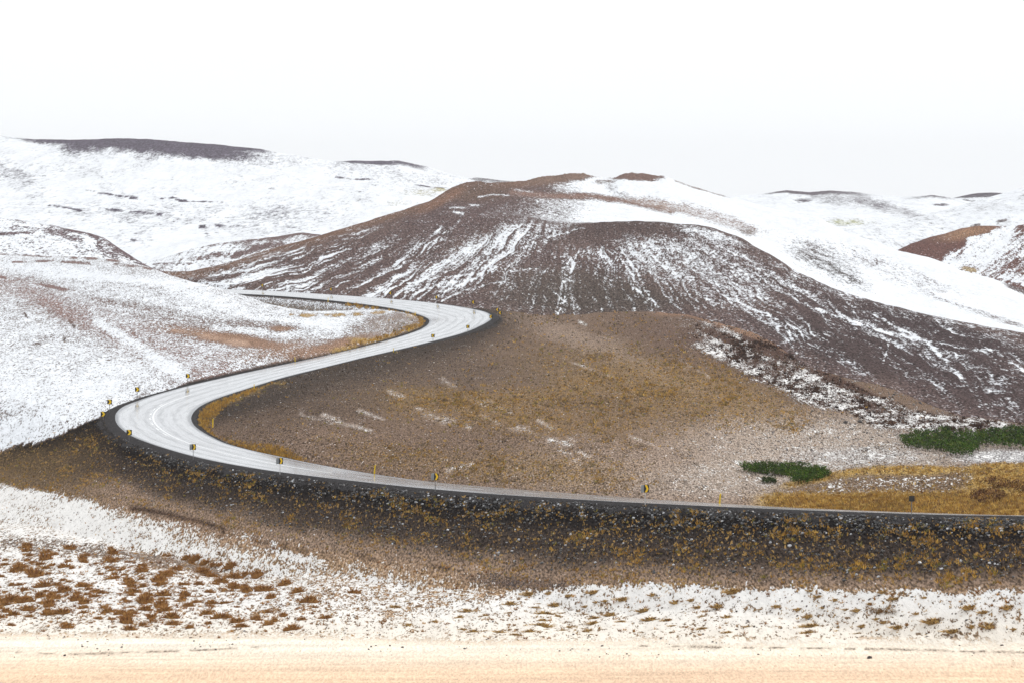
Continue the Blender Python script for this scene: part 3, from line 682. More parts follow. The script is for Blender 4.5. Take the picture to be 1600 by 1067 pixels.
# behind the dome: white flank with brown outcrops
bk = ss(3.6, 4.0, t) * ss(835, 950, px + 30 * (n1 - .5))
tra = ss(300, 312, py) * ss(800, 880, px) * ss(3.3, 3.7, t)
S = S * (1 - bk) + bk * (1.15 + .25 * (n2 - .5))
S = S * (1 - tra * (1 - bk)) + tra * (1 - bk) * (.55 + .3 * (n1 - .5))
put(linemask(px, py, [(800,300),(860,306),(920,307),(980,316),(1050,330)], 4, 6, .8) * ss(3.4, 3.8, t), .14, .0, (0.20, 0.125, 0.10))
put(blob(px, py, 1060, 325, 85, 9, 12, .7) * bk, .40, .0, (0.26, 0.165, 0.12))
put(blob(px, py, 1130, 345, 70, 9, 16, .7) * bk, .50, .0, (0.24, 0.15, 0.12))
put(blob(px, py, 1168, 362, 14, 6, 10, .8) * bk, .35, .0, (0.16, 0.11, 0.09))
put(blob(px, py, 880, 276, 64, 8, -4, .5) * ss(4.6, 5.2, t), -.1, .0, (0.185, 0.125, 0.098))
put(blob(px, py, 945, 285, 16, 4, 0, .6) * ss(4.6, 5.2, t), .15, .0, (0.17, 0.12, 0.098))
put(blob(px, py, 996, 277, 42, 7, 0, .45) * ss(4.6, 5.2, t), -.1, .0, (0.165, 0.105, 0.088))
put(blob(px, py, 960, 297, 22, 7, 30, .7) * bk, .66, .0, (0.10, 0.08, 0.075))
put(blob(px, py, 1280, 405, 60, 22, 24, .6) * bk, .52, .3, (0.10, 0.075, 0.07))
put(blob(px, py, 1310, 428, 60, 16, 24, .6) * bk, .60, .3, (0.08, 0.065, 0.06))
put(blob(px, py, 1400, 425, 100, 14, 22, .7) * bk, .68, .3, (0.13, 0.085, 0.08))
put(ss(2.5, .8, np.abs(py - sil)) * ss(1040, 1060, px) * ss(1160, 1120, px), .45, .0, (0.2, 0.14, 0.12))
put(ss(8, 2, py - sil) * ss(1555, 1580, px), .3, .0, (0.09, 0.055, 0.05))
put(blob(px, py, 1570, 500, 140, 5, 18, .8) * bk, .6, .3)
# the sloping flank breaks up towards the dark foot
z = relief(x, y, z, 1.6, 0.7, 40)
rock = blob(px, py, 880, 276, 66, 8, -4, .5) + blob(px, py, 996, 277, 42, 8, 0, .5) + blob(px, py, 735, 290, 60, 9, 0, .5)
z = z + rock * 2.2 * (fbm(x / 6, y / 9, 4) - .5)
M_hill = land_mat('dark_lava_soil_and_snow', 0.85, amp=.8, edge=.26, bump=0.35, ys=0.28, grassc=(0.25, 0.17, 0.09))
hill('hill', x, y, z, M_hill, soil, S)

# --- low hill at the left, beyond the near slope
E1c = [(-250,325,1050),(0,339.5,1030),(31,343,1025),(71,349,1020),(107,357,1010),(138,363,1005),(161,370,1000),(185,387,990),(204,399,985),(216,407,980),(235,418,975),(300,440,970)]
E1f = [(-250,420,900),(0,420,900),(150,424,910),(220,430,930),(300,446,940)]
x, y, z, t = sheet([('z', [(p, unproj(p, q, d)[2] - 5, d - 20) for p, q, d in E1f]), E1f, [(-250,380,960),(0,384,955),(100,392,950),(160,400,950),(200,412,950),(300,443,955)], E1c, *back(E1c, 60, 6, 250, 40)], -250, 300, 2.0)
px, py = proj(x, y, z)
n1 = fbm(px / 50, py / 14, 4); n2 = fbm(px / 12, py / 7, 4)
soil = np.ones(x.shape + (3,)) * np.array([0.14, 0.10, 0.105])
S = .78 + .4 * (n2 - .5) + .2 * (n1 - .5)
c = curve(E1c, px)
S -= .45 * ss(9, 1, py - c) * ss(60, 110, px) + .12 * ss(14, 0, py - c)
for q, w, v in [([(0,366),(30,364),(52,364)],2.2,.6),([(72,360),(95,364),(110,372),(124,376)],4.5,.55),([(110,358),(128,362)],2.5,.4),([(152,385),(165,394),(182,400)],6,.45),([(140,366),(165,382),(205,404)],3,.4),([(20,356),(60,358)],2,.3),([(150,372),(158,386)],2,.3)]:
    S -= v * linemask(px, py, q, w, w, .9) * (.4 + n2)
z = relief(x, y, z, 1.0, .5, 40)
M_far1 = land_mat('snow_hill_soil', 0.8, edge=.16, bump=0.25, ys=0.28)
hill('low_hill', x, y, z, M_far1, soil, S)

# --- brown-topped rise in the valley
Mc = [(150,425,1180),(215,414,1180),(260,402,1190),(300,388,1200),(340,381,1210),(380,376.5,1220),(436,370,1230),(472,364,1240),(500,367,1240),(540,380,1230),(640,400,1200)]
x, y, z, t = sheet([[(150,445,1080),(640,445,1080)], [(150,430,1120),(300,418,1120),(420,402,1130),(640,420,1130)], Mc, *back(Mc, 50, 6, 250, 40)], 150, 640, 2.2)
px, py = proj(x, y, z)
n1 = fbm(px / 50, py / 14, 4); n2 = fbm(px / 12, py / 7, 4)
sk = fbm((px + py * .9) / 5, (px - py) / 40, 3)
soil = np.ones(x.shape + (3,)) * np.array([0.15, 0.105, 0.10])
S = .78 + .8 * (sk - .5) + .2 * (n1 - .5)
c = curve(Mc, px)
S -= .5 * ss(12, 2, py - c) * ss(370, 430, px) + .3 * ss(5, 1, py - c) * ss(250, 330, px)
for q, w, v in [([(365,402),(390,393),(420,385),(440,384)],4,.8),([(312,406),(330,400),(358,399)],3.5,.6),([(280,408),(330,406)],1.6,.4),([(370,382),(395,384)],5,.3),([(240,414),(300,413)],1.5,.4)]:
    S -= v * linemask(px, py, q, w, w, .8) * (.5 + n2)
z = relief(x, y, z, 1.2, .6, 40)
hill('valley_rise', x, y, z, M_far1, soil, S)

# --- broad snow mountain on the left
Fc = [(-250,205,2700),(0,214,2650),(30,217,2650),(60,219.5,2650),(130,218.5,2650),(180,217,2650),(250,219.5,2650),(300,224,2650),(360,231,2650),(410,235.5,2650),(450,243,2650),(506,253,2700),(530,253,2800),(554,252,2850),(597,253.6,2900),(624,253.6,2900),(665,262,2900),(709,274,2850),(740,282,2800),(800,300,2700),(900,330,2600)]
F0 = [(-250,440,1350),(900,440,1350)]
F1 = [(-250,400,1500),(200,395,1480),(400,380,1500),(600,370,1550),(900,380,1600)]
F2 = [(-250,335,1800),(0,340,1800),(200,350,1750),(400,345,1800),(600,330,1900),(900,355,1900)]
F3 = [(-250,280,2200),(0,285,2200),(200,292,2150),(400,300,2150),(600,294,2250),(700,305,2300),(900,345,2250)]
x, y, z, t = sheet([F0, F1, F2, F3, Fc, *back(Fc, 250, 12, 900, 120)], -250, 900, 2.6)
px, py = proj(x, y, z)
n1 = fbm(px / 90, py / 22, 4); n2 = fbm(px / 12, py / 6, 4); n0 = fbm((px + 2 * py) / 60, (py * 2 - px) / 160, 3)
soil = np.ones(x.shape + (3,)) * np.array([0.095, 0.080, 0.105])
S = 1.0 + .3 * (n2 - .5) + .3 * (n1 - .5) + .4 * (n0 - .5)
c = curve(Fc, px)
cap = ss(34, 0, (py - c) / (0.25 + blob(px, py, 225, 225, 150, 60, 0, .7)) + 10 * (n2 - .5)) * ss(60, 130, px) * ss(420, 340, px)
S -= 1.0 * cap
S -= .9 * ss(6, 1, py - c + 3 * (n2 - .5)) * ss(-60, 100, px) * ss(440, 380, px)
S -= .55 * blob(px, py, 300, 236, 120, 12, 6, .9)
S -= .8 * ss(9, 1, py - c + 3 * (n2 - .5)) * ss(515, 560, px) * ss(700, 640, px)
S -= .25 * blob(px, py, 610, 270, 120, 12, 8, .9) + .35 * blob(px, py, 15, 268, 50, 18, 30, .9) + .16 * blob(px, py, 150, 275, 60, 22, 40, .9) + .12 * blob(px, py, 380, 270, 60, 22, 30, .9)
for q, w, v in [([(112,292),(150,299),(185,306),(220,310)],1.6,1.0),([(252,310),(268,307),(285,312),(330,315),(348,316)],1.9,1.1),([(75,322),(100,325),(125,330)],1.8,.6),([(165,328),(190,330),(232,333),(252,336)],1.7,.7),([(270,342),(300,345),(320,342)],3,.4),
                ([(525,274),(548,279),(575,279)],1.6,1.0),([(648,287),(670,291),(692,295)],1.7,1.1),([(418,295),(430,296)],1.2,.6),([(440,281),(448,283)],1.2,.5),([(175,370),(210,378),(235,372)],5,.3),([(205,375),(235,384)],3,.4),([(310,352),(345,350)],4,.4),([(322,355),(324,366)],5,.4),([(176,370),(250,357),(330,350),(400,352)],1.5,.3),([(0,352),(60,345)],2,.3)]:
    S -= v * linemask(px + 5 * (n2 - .5), py + 4 * (n1 - .5), q, w * .6, w * .9, .9) * ss(.30, .62, fbm(px / 9 + 5, py / 5, 3)) * 1.15
S -= .25 * blob(px, py, 330, 330, 150, 14, 0, .8) + .18 * blob(px, py, 480, 330, 110, 22, -10, .8) + .14 * blob(px, py, 120, 330, 120, 16, 6, .8)
yl = blob(px, py, 655, 302, 34, 6, 0, .8) + blob(px, py, 625, 316, 24, 3, 0, .8) + blob(px, py, 690, 298, 14, 4, 0, .8)
soil = mixc(soil, yl.clip(0, 1), (0.42, 0.38, 0.22)); S -= .42 * yl
z = relief(x, y, z, 4.0, 1.6, 90)
M_far2 = land_mat('mountain_snow', 0.32, amp=.6, edge=.36, bump=0.2, ys=0.14)
hill('snow_mountain', x, y, z, M_far2, soil, S)

# --- faint ridge far behind it
Tc = [(660,300,4600),(715,284,4600),(729,279.5,4600),(746,277.5,4600),(765,279.5,4600),(783,282,4600),(830,285,4600),(960,300,4600)]
x, y, z, t = sheet([[(660,330,4000),(960,330,4000)], Tc, *back(Tc, 300, 10, 900, 80)], 660, 960, 4)
px, py = proj(x, y, z)
hill('far_ridge', x, y, relief(x, y, z, 2, 1, 120), M_far2, np.ones(x.shape + (3,)) * np.array([.11, .095, .105]), .30 + .5 * (fbm(px / 14, py / 5, 3) - .5) + .4 * ss(280, 286, py))

# --- far hills at the right
Gc = [(1080,312,3100),(1144,306,3100),(1178,304,3100),(1205,300.6,3100),(1229,297,3100),(1262,300.5,3100),(1280,300,3100),(1296,299,3100),(1330,300.6,3100),(1364,304,3050),(1400,306,3000),(1431,306.7,2900),(1455,304,2900),(1475,306,2900),(1492,310,2900),(1530,318,2900),(1600,330,2900),(1850,350,2900)]
x, y, z, t = sheet([[(1080,390,1700),(1850,390,1700)], [(1080,352,2000),(1300,351,2000),(1500,345,2050),(1850,360,2050)], [(1080,330,2500),(1200,322,2500),(1400,326,2450),(1850,345,2400)], Gc, *back(Gc, 250, 10, 900, 100)], 1080, 1850, 2.6)
px, py = proj(x, y, z)
n1 = fbm(px / 70, py / 16, 4); n2 = fbm(px / 12, py / 5, 4)
soil = np.ones(x.shape + (3,)) * np.array([0.12, 0.10, 0.115])
S = 1.0 + .3 * (n2 - .5) + .2 * (n1 - .5)
c = curve(Gc, px)
S -= .75 * ss(8, 1, py - c + 3 * (n2 - .5)) * (blob(px, py, 1232, 300, 44, 12, 0, .8) + .9 * blob(px, py, 1300, 302, 54, 12, 0, .8) + .9 * blob(px, py, 1458, 306, 32, 10, 0, .8))
S -= .45 * blob(px, py, 1305, 312, 60, 9, 10, .9) + .40 * blob(px, py, 1385, 325, 60, 8, 20, .9) + .3 * blob(px, py, 1440, 338, 50, 6, 20, .9) + .8 * blob(px, py, 1253, 314, 12, 2, 0, .6) + .9 * blob(px, py, 1470, 320, 12, 1.6, 0, .6)
gy = blob(px, py, 1325, 347, 42, 5, 0, .7)
soil = mixc(soil, gy, (0.40, 0.40, 0.20)); S -= .5 * gy
hill('far_hill', x, y, relief(x, y, z, 3, 1.4, 90), M_far2, soil, S)
Kc = [(1440,318,3700),(1490,309,3700),(1510,304.5,3700),(1526,302,3700),(1545,301.3,3700),(1566,302.5,3700),(1600,306,3700),(1850,310,3700)]
x, y, z, t = sheet([[(1440,350,3200),(1850,350,3200)], Kc, *back(Kc, 250, 10, 900, 80)], 1440, 1850, 3)
px, py = proj(x, y, z)
n2 = fbm(px / 12, py / 5, 4)
hill('far_dark_knoll', x, y, relief(x, y, z, 2, 1, 120), M_far2, np.ones(x.shape + (3,)) * np.array([.085, .07, .085]), .05 + 1.0 * ss(307, 311, py + 3 * (n2 - .5)) - .8 * linemask(px, py, [(1505,312),(1528,316)], 1.5, 1.5))

# --- snow slope coming down from the right
Rc = [(1250,385,1800),(1290,372,1800),(1320,362,1850),(1380,350,1900),(1440,336,1950),(1490,324,2000),(1540,310,2000),(1600,294,2000),(1850,240,2000)]
x, y, z, t = sheet([[(1250,430,1500),(1850,430,1500)], [(1250,400,1600),(1400,392,1650),(1600,372,1650),(1850,350,1650)], Rc, *back(Rc, 150, 8, 700, 90)], 1250, 1850, 2.4)
px, py = proj(x, y, z)
n1 = fbm(px / 60, py / 20, 4); n2 = fbm(px / 10, py / 6, 4)
soil = np.ones(x.shape + (3,)) * np.array([0.17, 0.15, 0.15])
S = .84 + .3 * (n2 - .5) + .25 * (n1 - .5)
for q, w, v in [([(1518,353),(1530,350)],2,.8),([(1560,346),(1572,344)],2.2,.9),([(1530,328),(1600,305)],3,.15)]: S -= v * linemask(px, py, q, w, w, .8)
hill('snow_slope', x, y, relief(x, y, z, 2.2, 1.0, 60), M_far2, soil, S)

# --- red-brown knoll
Hc = [(1340,420,1420),(1390,397,1430),(1404,390,1440),(1424,380,1450),(1450,372,1460),(1480,364,1470),(1502,357,1480),(1530,353,1490),(1560,354,1490),(1590,353.5,1490),(1600,352,1490),(1850,330,1500)]
x, y, z, t = sheet([[(1340,480,1270),(1850,500,1270)], [(1340,450,1320),(1600,462,1310),(1850,460,1310)], [(1340,432,1380),(1450,405,1390),(1600,400,1400),(1850,390,1400)], Hc, *back(Hc, 60, 6, 300, 50)], 1340, 1850, 2.0)
px, py = proj(x, y, z)
n1 = fbm(px / 40, py / 20, 4); n2 = fbm(px / 9, py / 7, 4)
soil = np.ones(x.shape + (3,)) * np.array([0.125, 0.062, 0.052])
sk = fbm((px * .75 + py) / 4, (px - py * .75) / 40, 4, .6)
S = .92 + 1.5 * (sk - .5) + .3 * (n1 - .5)
c = curve(Hc, px)
lf = ss(8, -8, px - curve([(350,1560),(362,1540),(372,1510),(385,1495),(400,1490),(412,1470),(430,1450)], py) + 40 * (n1 - .5) + 14 * (n2 - .5))
S = S * (1 - lf) + lf * (-.05)
S -= .6 * blob(px, py, 1535, 355, 30, 4, 0, .7) + .35 * blob(px, py, 1570, 405, 60, 14, -45, .8) + .45 * blob(px, py, 1590, 415, 20, 16, 0, .8) + .7 * blob(px, py, 1597, 355, 10, 6, 0, .7) + .5 * blob(px, py, 1500, 395, 8, 14, 10, .7)
soil = mixc(soil, blob(px, py, 1510, 364, 40, 9, -10, .8), (0.26, 0.15, 0.09))
ylw = blob(px, py, 1515, 421, 16, 4, 10, .7)
soil = mixc(soil, ylw, (0.35, 0.27, 0.16)); S -= .5 * ylw
S -= .8 * ss(10, 2, curve([(1500,425),(1560,438),(1600,452),(1850,500)], px) - py) * ss(1545, 1570, px)
hill('red_knoll', x, y, relief(x, y, z, 1.4, .7, 36), M_far1, soil, S)

# --- plain that carries the hills to the horizon
def plain():
    a = np.linspace(-.9, .9, 61); d = np.r_[np.linspace(15, 900, 12), np.linspace(1100, 14000, 24)]
    dd, aa = np.meshgrid(d, a, indexing='ij')
    x = np.sin(aa) * dd * 1.0; y = np.cos(aa) * dd
    z = -22 - .004 * np.maximum(dd - 900, 0) + 6 * (fbm(x / 500, y / 500, 3) - .5)
    return x, y, z
x, y, z = plain()
hill('terrain', x, y, z, M_far2, np.ones(x.shape + (3,)) * np.array([.14, .11, .10]), np.full(x.shape, .8))

# ------------------------------------------------------------------ asphalt, shoulders, paint
def asphalt_mat():
    m = NT('wet_asphalt')
    uu = m.attr('across'); vv = m.attr('along')
    cx = m.n('ShaderNodeCombineXYZ'); m.l(uu, cx.inputs[0]); m.l(m.math('MULTIPLY', vv, 0.05), cx.inputs[1])
    w = m.noise(cx.outputs[0], 1.3, 2.0)
    n_long = m.noise(cx.outputs[0], 2.2, 4.0, 0.6)
    fine = m.noise(m.pos((1, 1, 1)), 9.0, 2.0)
    # wheel tracks: worn, drier strips
    us = m.math('ADD', uu, m.math('MULTIPLY', m.math('SUBTRACT', w, 0.5), 0.9))
    tr = m.math('POWER', m.math('ABSOLUTE', m.math('SINE', m.math('MULTIPLY', us, 1.75))), 5.0)
    wet = m.math('ADD', m.math('MULTIPLY', n_long, 0.9), m.math('MULTIPLY', tr, -0.20))
    edge = m.ramp(m.math('ABSOLUTE', m.attr('edge')), 0.86, 1.0)
    rough = m.ramp(wet, 0.10, 0.55, 0.26, 0.12)
    rough = m.math('ADD', rough, m.math('MULTIPLY', edge, 0.30))
    m.l(rough, m.b.inputs['Roughness'])
    c = m.mix(m.ramp(wet, 0.15, 0.6), (0.085, 0.092, 0.105), (0.135, 0.146, 0.165))
    c = m.mulc(c, m.ramp(fine, 0.3, 0.7, 0.8, 1.2))
    m.l(c, m.b.inputs['Base Color'])
    m.b.inputs['Specular IOR Level'].default_value = 0.6
    m.b.inputs['Coat Weight'].default_value = 0.5
    m.l(m.math('MULTIPLY', rough, 0.55), m.b.inputs['Coat Roughness'])
    m.b.inputs['Coat IOR'].default_value = 1.4
    return m.m
NX = 15
fr = np.linspace(0, 1, NX)
V = RB[:, None] * (1 - fr[None, :, None]) + RA[:, None] * fr[None, :, None]
V[:, :, 2] += 0.05 * (1 - (2 * fr[None] - 1)**2)          # crown
across = (fr[None] - .5) * RW[:, None]
road = raw_mesh('road', V.reshape(-1, 3), grid_faces(len(RA), NX)[:, ::-1], asphalt_mat(),
                attrs={'across': across.ravel(), 'along': np.repeat(RU, NX), 'edge': np.tile(fr * 2 - 1, len(RA))})
tag(road, kind='structure')
def gravel_mat():
    m = NT('black_gravel')
    p = m.pos((1, .6, 1)); n = m.noise(p, 7.0, 4.0, .7)
    m.l(m.mix(m.ramp(n, .35, .75), (0.014, 0.013, 0.014), (0.085, 0.078, 0.078)), m.b.inputs['Base Color'])
    m.b.inputs['Roughness'].default_value = .8; m.b.inputs['Specular IOR Level'].default_value = .02
    m.bump(n, .6, .15)
    return m.m
M_gravel = gravel_mat()
for sgn, E_ in ((1, RA), (-1, RB)):
    off = np.array([-.12, .0, .35, .8, 1.3, 1.9, 2.6]); dz = np.array([-.03, -.012, -.035, -.07, -.14, -.42, -.90])
    nar = ((sgn < 0) & (E_[:, 1] < 545)) | ((sgn > 0) & (E_[:, 1] > 545))
    nsc = np.where(nar, .5, 1.0)
    for _ in range(30): nsc[1:-1] = (nsc[:-2] + 2 * nsc[1:-1] + nsc[2:]) / 4
    wob = .22 * (fbm(RU / 2.2, RU * 0 + sgn, 3) - .5)
    V = E_[:, None] + sgn * RN[:, None] * (off[None, :, None] * nsc[:, None, None] + wob[:, None, None] * (off > .2)[None, :, None])
    V[:, :, 2] = E_[:, 2, None] + dz[None] + .09 * (vnoise(V[:, :, 0] * 2.2, V[:, :, 1] * 2.2) - .5) * (off > .2)
    fa = grid_faces(len(E_), len(off))
    raw_mesh('shoulder', V.reshape(-1, 3), fa if sgn < 0 else fa, M_gravel, parent=road)
def strip(name, u0, u1, off, width, mat):
    s = (RU >= u0) & (RU <= u1)
    f0 = .5 + (off - width / 2) / RW[s]; f1 = .5 + (off + width / 2) / RW[s]
    A = RB[s] * (1 - f0[:, None]) + RA[s] * f0[:, None]; B = RB[s] * (1 - f1[:, None]) + RA[s] * f1[:, None]
    for Q, f in ((A, f0), (B, f1)): Q[:, 2] += 0.05 * (1 - (2 * f - 1)**2) + .006
    V = np.stack([A, B], 1).reshape(-1, 3)
    return raw_mesh(name, V, grid_faces(s.sum(), 2)[:, ::-1], mat, parent=road)
def paint_mat():
    m = NT('worn_road_paint')
    n = m.noise(m.pos((1, 1, 1)), 3.0, 4.0, .7)
    m.l(m.mix(m.ramp(n, .3, .5), (0.35, 0.36, 0.38), (0.85, 0.86, 0.86)), m.b.inputs['Base Color'])
    m.b.inputs['Roughness'].default_value = .4
    return m.m
M_paint = paint_mat()
def u_at(px_, lo, hi):
    s = np.arange(len(RM))[(RM[:, 1] > lo) & (RM[:, 1] < hi)]
    q = proj(*RM[s].T)[0]
    return RU[s[np.abs(q - px_).argmin()]]
ua, ub = u_at(520, 300, 330), u_at(300, 430, 470)
strip('centre_line', ua, ub, .0, .22, M_paint)
um = RU[np.argmin(proj(*RM.T)[0] + 1e4 * (RM[:, 1] > 500))]
for k in range(-3, 4):
    strip('lane_dash', um + k * 9.0 - 6 + 1.5, um + k * 9.0 - 6 + 6.0, .42, .20, M_paint)
u2 = u_at(700, 600, 660)
k = ub + 4
while k < RU[-1] - 20:
    strip('lane_dash', k, k + 4.0, .0, .13, M_paint); k += 11.0
k = ua - 6
while k > 30:
    strip('lane_dash', k - 4.0, k, .0, .13, M_paint); k -= 11.0

# ------------------------------------------------------------------ things scattered on the ground
_cell = np.maximum(gpy[:-1, :] - gpy[1:, :], 0)[:, :-1]
_vis = np.ones_like(_cell, bool)
_run = np.full(gpy.shape[1], 1e9)
for r_ in range(len(gpy) - 1):                       # rows that nearer ground hides carry nothing
    _vis[r_] = (gpy[r_ + 1, :-1] < _run[:-1])
    _run = np.minimum(_run, gpy[r_ + 1])
_inside = ((gpx > -200) & (gpx < 1840) & (gpy < 1090))[:-1, :-1]
def scatter(mask, n):
    """n spots on the ground, spread by the mask over what the photograph shows of it"""
    w = (mask[:-1, :-1] * np.minimum(_cell, 8) * _vis * _inside).ravel()
    n = int(n * 1.18)                                # some of it lies just outside the frame
    i = rng.choice(w.size, n, p=w / w.sum())
    r, c = np.divmod(i, _cell.shape[1])
    a, b = rng.random(n), rng.random(n)
    def g(A): return (A[r, c] * (1 - b) + A[r, c + 1] * b) * (1 - a) + (A[r + 1, c] * (1 - b) + A[r + 1, c + 1] * b) * a
    return g(gxx), g(gd), g(gzz), g(gpx), g(gpy)

def tufts(name, x, y, z, size, cols, blades=7, wide=.22, flat=.9):
    """grass clumps: blades fanning out of each spot, one mesh"""
    n = len(x)
    a = rng.random((n, blades)) * 2 * np.pi
    le = rng.random((n, blades)) ** .6 * flat
    h = size[:, None] * (.55 + .5 * rng.random((n, blades)))
    r0 = size[:, None] * .35 * rng.random((n, blades))
    bx = x[:, None] + np.cos(a) * r0; by = y[:, None] + np.sin(a) * r0
    tx = bx + np.cos(a) * h * le; ty = by + np.sin(a) * h * le
    w = size[:, None] * wide * (.6 + .8 * rng.random((n, blades)))
    q = rng.random((n, blades)) * np.pi
    V = np.stack([np.stack([bx - np.cos(q) * w / 2, by - np.sin(q) * w / 2, z[:, None] - .04 * np.ones_like(a)], -1),
                  np.stack([bx + np.cos(q) * w / 2, by + np.sin(q) * w / 2, z[:, None] - .04 * np.ones_like(a)], -1),
                  np.stack([tx, ty, z[:, None] + h * np.sqrt(1 - .8 * np.minimum(le, 1)**2)], -1)], 2)
    cols = np.array(cols)
    k = rng.integers(0, len(cols), n)
    c = cols[k] * (.75 + .5 * rng.random((n, 1)))
    T = np.repeat(c[:, None, None, :], blades, 1).repeat(3, 2) * (.85 + .3 * rng.random((n, blades, 1, 1)))
    o = raw_mesh(name, V.reshape(-1, 3), np.arange(n * blades * 3).reshape(-1, 3), M_grass, False, {'tint': T.reshape(-1, 3)})
    return o

M_grass = attr_mat('dry_grass_blades', .9, .0)
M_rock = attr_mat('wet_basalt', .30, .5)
_ICO = None
def ico():
    t = (1 + 5**.5) / 2
    v = np.array([(-1,t,0),(1,t,0),(-1,-t,0),(1,-t,0),(0,-1,t),(0,1,t),(0,-1,-t),(0,1,-t),(t,0,-1),(t,0,1),(-t,0,-1),(-t,0,1)], float)
    v /= np.linalg.norm(v[0])
    f = np.array([(0,11,5),(0,5,1),(0,1,7),(0,7,10),(0,10,11),(1,5,9),(5,11,4),(11,10,2),(10,7,6),(7,1,8),(3,9,4),(3,4,2),(3,2,6),(3,6,8),(3,8,9),(4,9,5),(2,4,11),(6,2,10),(8,6,7),(9,8,1)])
    return v, f
def stones(name, x, y, z, size, cols, mat):
    v, f = ico(); n = len(x)
    j = 1 + .45 * (rng.random((n, 12, 1)) - .5)
    s = size[:, None] * np.array([1, 1, .75])[None] * (.7 + .6 * rng.random((n, 3)))
    a = rng.random(n) * 6.28
    P = v[None] * j * s[:, None]
    X = P[..., 0] * np.cos(a)[:, None] - P[..., 1] * np.sin(a)[:, None]; Y = P[..., 0] * np.sin(a)[:, None] + P[..., 1] * np.cos(a)[:, None]
    V = np.stack([X + x[:, None], Y + y[:, None], P[..., 2] + z[:, None] + .25 * size[:, None]], -1)
    Fc = (f[None] + 12 * np.arange(n)[:, None, None]).reshape(-1, 3)
    c = np.array(cols)[rng.integers(0, len(cols), n)] * (.7 + .6 * rng.random((n, 1)))
    return raw_mesh(name, V.reshape(-1, 3), Fc, mat, False, {'tint': np.repeat(c, 12, 0)})

_crest = curve([(-250,690),(0,690),(60,688),(110,668),(150,652),(178,660),(202,681),(250,699),(310,716),(436,738),(560,753),(678,766),(800,775),(1007,787),(1200,796),(1421,804),(1850,812)], gpx)
_toe = curve([(-250,756),(0,758),(60,768),(140,776),(200,786),(260,802),(330,824),(400,838),(480,852),(560,866),(640,880),(700,890),(800,899),(900,905),(1050,911),(1300,914),(1600,917),(1850,920)], gpx)
_rr = (gpy - _crest) / (_toe - _crest)
_emb = ((GSIDE > 0) & (gd < 440) & (GT > 1.2)).astype(float) * ss(-.02, .05, _rr)
_nz = fbm(gpx / 45, gpy / 18, 4); _nf = fbm(gpx / 13, gpy / 8, 3)
_clump = ss(.42, .68, _nz) * ss(.35, .6, _nf)
GOLD = [(.52,.30,.06),(.40,.22,.045),(.62,.39,.10),(.28,.155,.04),(.28,.23,.05),(.46,.29,.12)]
DULL = [(.26,.18,.09),(.20,.14,.085),(.32,.21,.10),(.16,.12,.07),(.36,.25,.13)]

m = _emb * (.05 + _clump**1.4) * ss(1.12, .9, _rr) * (.35 + .65 * ss(.02, .25, _rr)) * (1 + 1.3 * ss(220, 80, gpx))
x, y, z, px, py = scatter(m, 7500)
tag(tufts('embankment_grass', x, y, z, .13 + .22 * rng.random(len(x))**2, GOLD, 7), 'golden dry grass tufts dotting the dark road embankment', 'grass', kind='stuff')
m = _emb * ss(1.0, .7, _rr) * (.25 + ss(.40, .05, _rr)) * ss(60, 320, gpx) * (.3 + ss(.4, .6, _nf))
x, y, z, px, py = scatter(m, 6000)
tag(stones('embankment_stones', x, y, z, .04 + .10 * rng.random(len(x))**2.5, [(.035,.034,.036),(.03,.03,.032),(.06,.06,.062),(.03,.03,.03),(.04,.04,.042),(.05,.045,.04),(.03,.03,.03),(.02,.02,.02),(.45,.46,.48),(.07,.06,.055)], M_rock), 'wet black stones on the road embankment, some painted pale for glints and snow', 'stones', kind='stuff')  # the one pale grey tint paints glints and snow dusting onto some stones

_bowl = ((GSIDE < 0) & (gpy > 486) & (gd > 255) & (gpx > 300) & (GT > 1.8) & (gd < 735)).astype(float)
_bowl = np.maximum(_bowl, ((gpx > 600) & (gpy > 500) & (gpy < 800) & (gd > 300) & (gd < 720) & (GT > 2.5)).astype(float))
_bowl *= (GSNOW < .42)
m = _bowl * np.clip(GGRASS, .02, 1)**1.6 * (.25 + _clump)
x, y, z, px, py = scatter(m, 22000)
tag(tufts('hillside_grass', x, y, z, (.16 + .30 * rng.random(len(x))**2) * (y / 420), GOLD + DULL, 6, .26), 'ochre and straw grass tufts on the brown hillside inside the bend', 'grass', kind='stuff')
m = _bowl * (.2 + _clump)
x, y, z, px, py = scatter(m, 18000)
tag(tufts('hillside_heath', x, y, z, (.10 + .16 * rng.random(len(x))**2) * (y / 420), [(.07,.05,.038),(.12,.085,.062),(.05,.036,.03),(.22,.165,.125)], 5, .4), 'low dull brown heath covering the hillside inside the bend', 'heath', kind='stuff')
_fk = ss(-4, 4, gpy - curve([(1000,488),(1080,492),(1130,510),(1200,532),(1300,585),(1420,640),(1600,664),(1850,690)], gpx)) * ss(6, -8, gpy - curve([(1000,490),(1060,520),(1120,560),(1200,600),(1290,640),(1360,662),(1480,672),(1600,690),(1850,700)], gpx)) * ss(1060, 1140, gpx)
x, y, z, px, py = scatter(_fk * (.1 + _clump**2), 1900)
tag(tufts('ridge_heath', x, y, z, .22 + .42 * rng.random(len(x))**2, [(.065,.036,.028),(.09,.05,.036),(.05,.03,.026),(.12,.07,.045)], 9, .45, 1.1), 'dark brown heath clumps breaking the snow on the ridge flank', 'heath', kind='stuff')
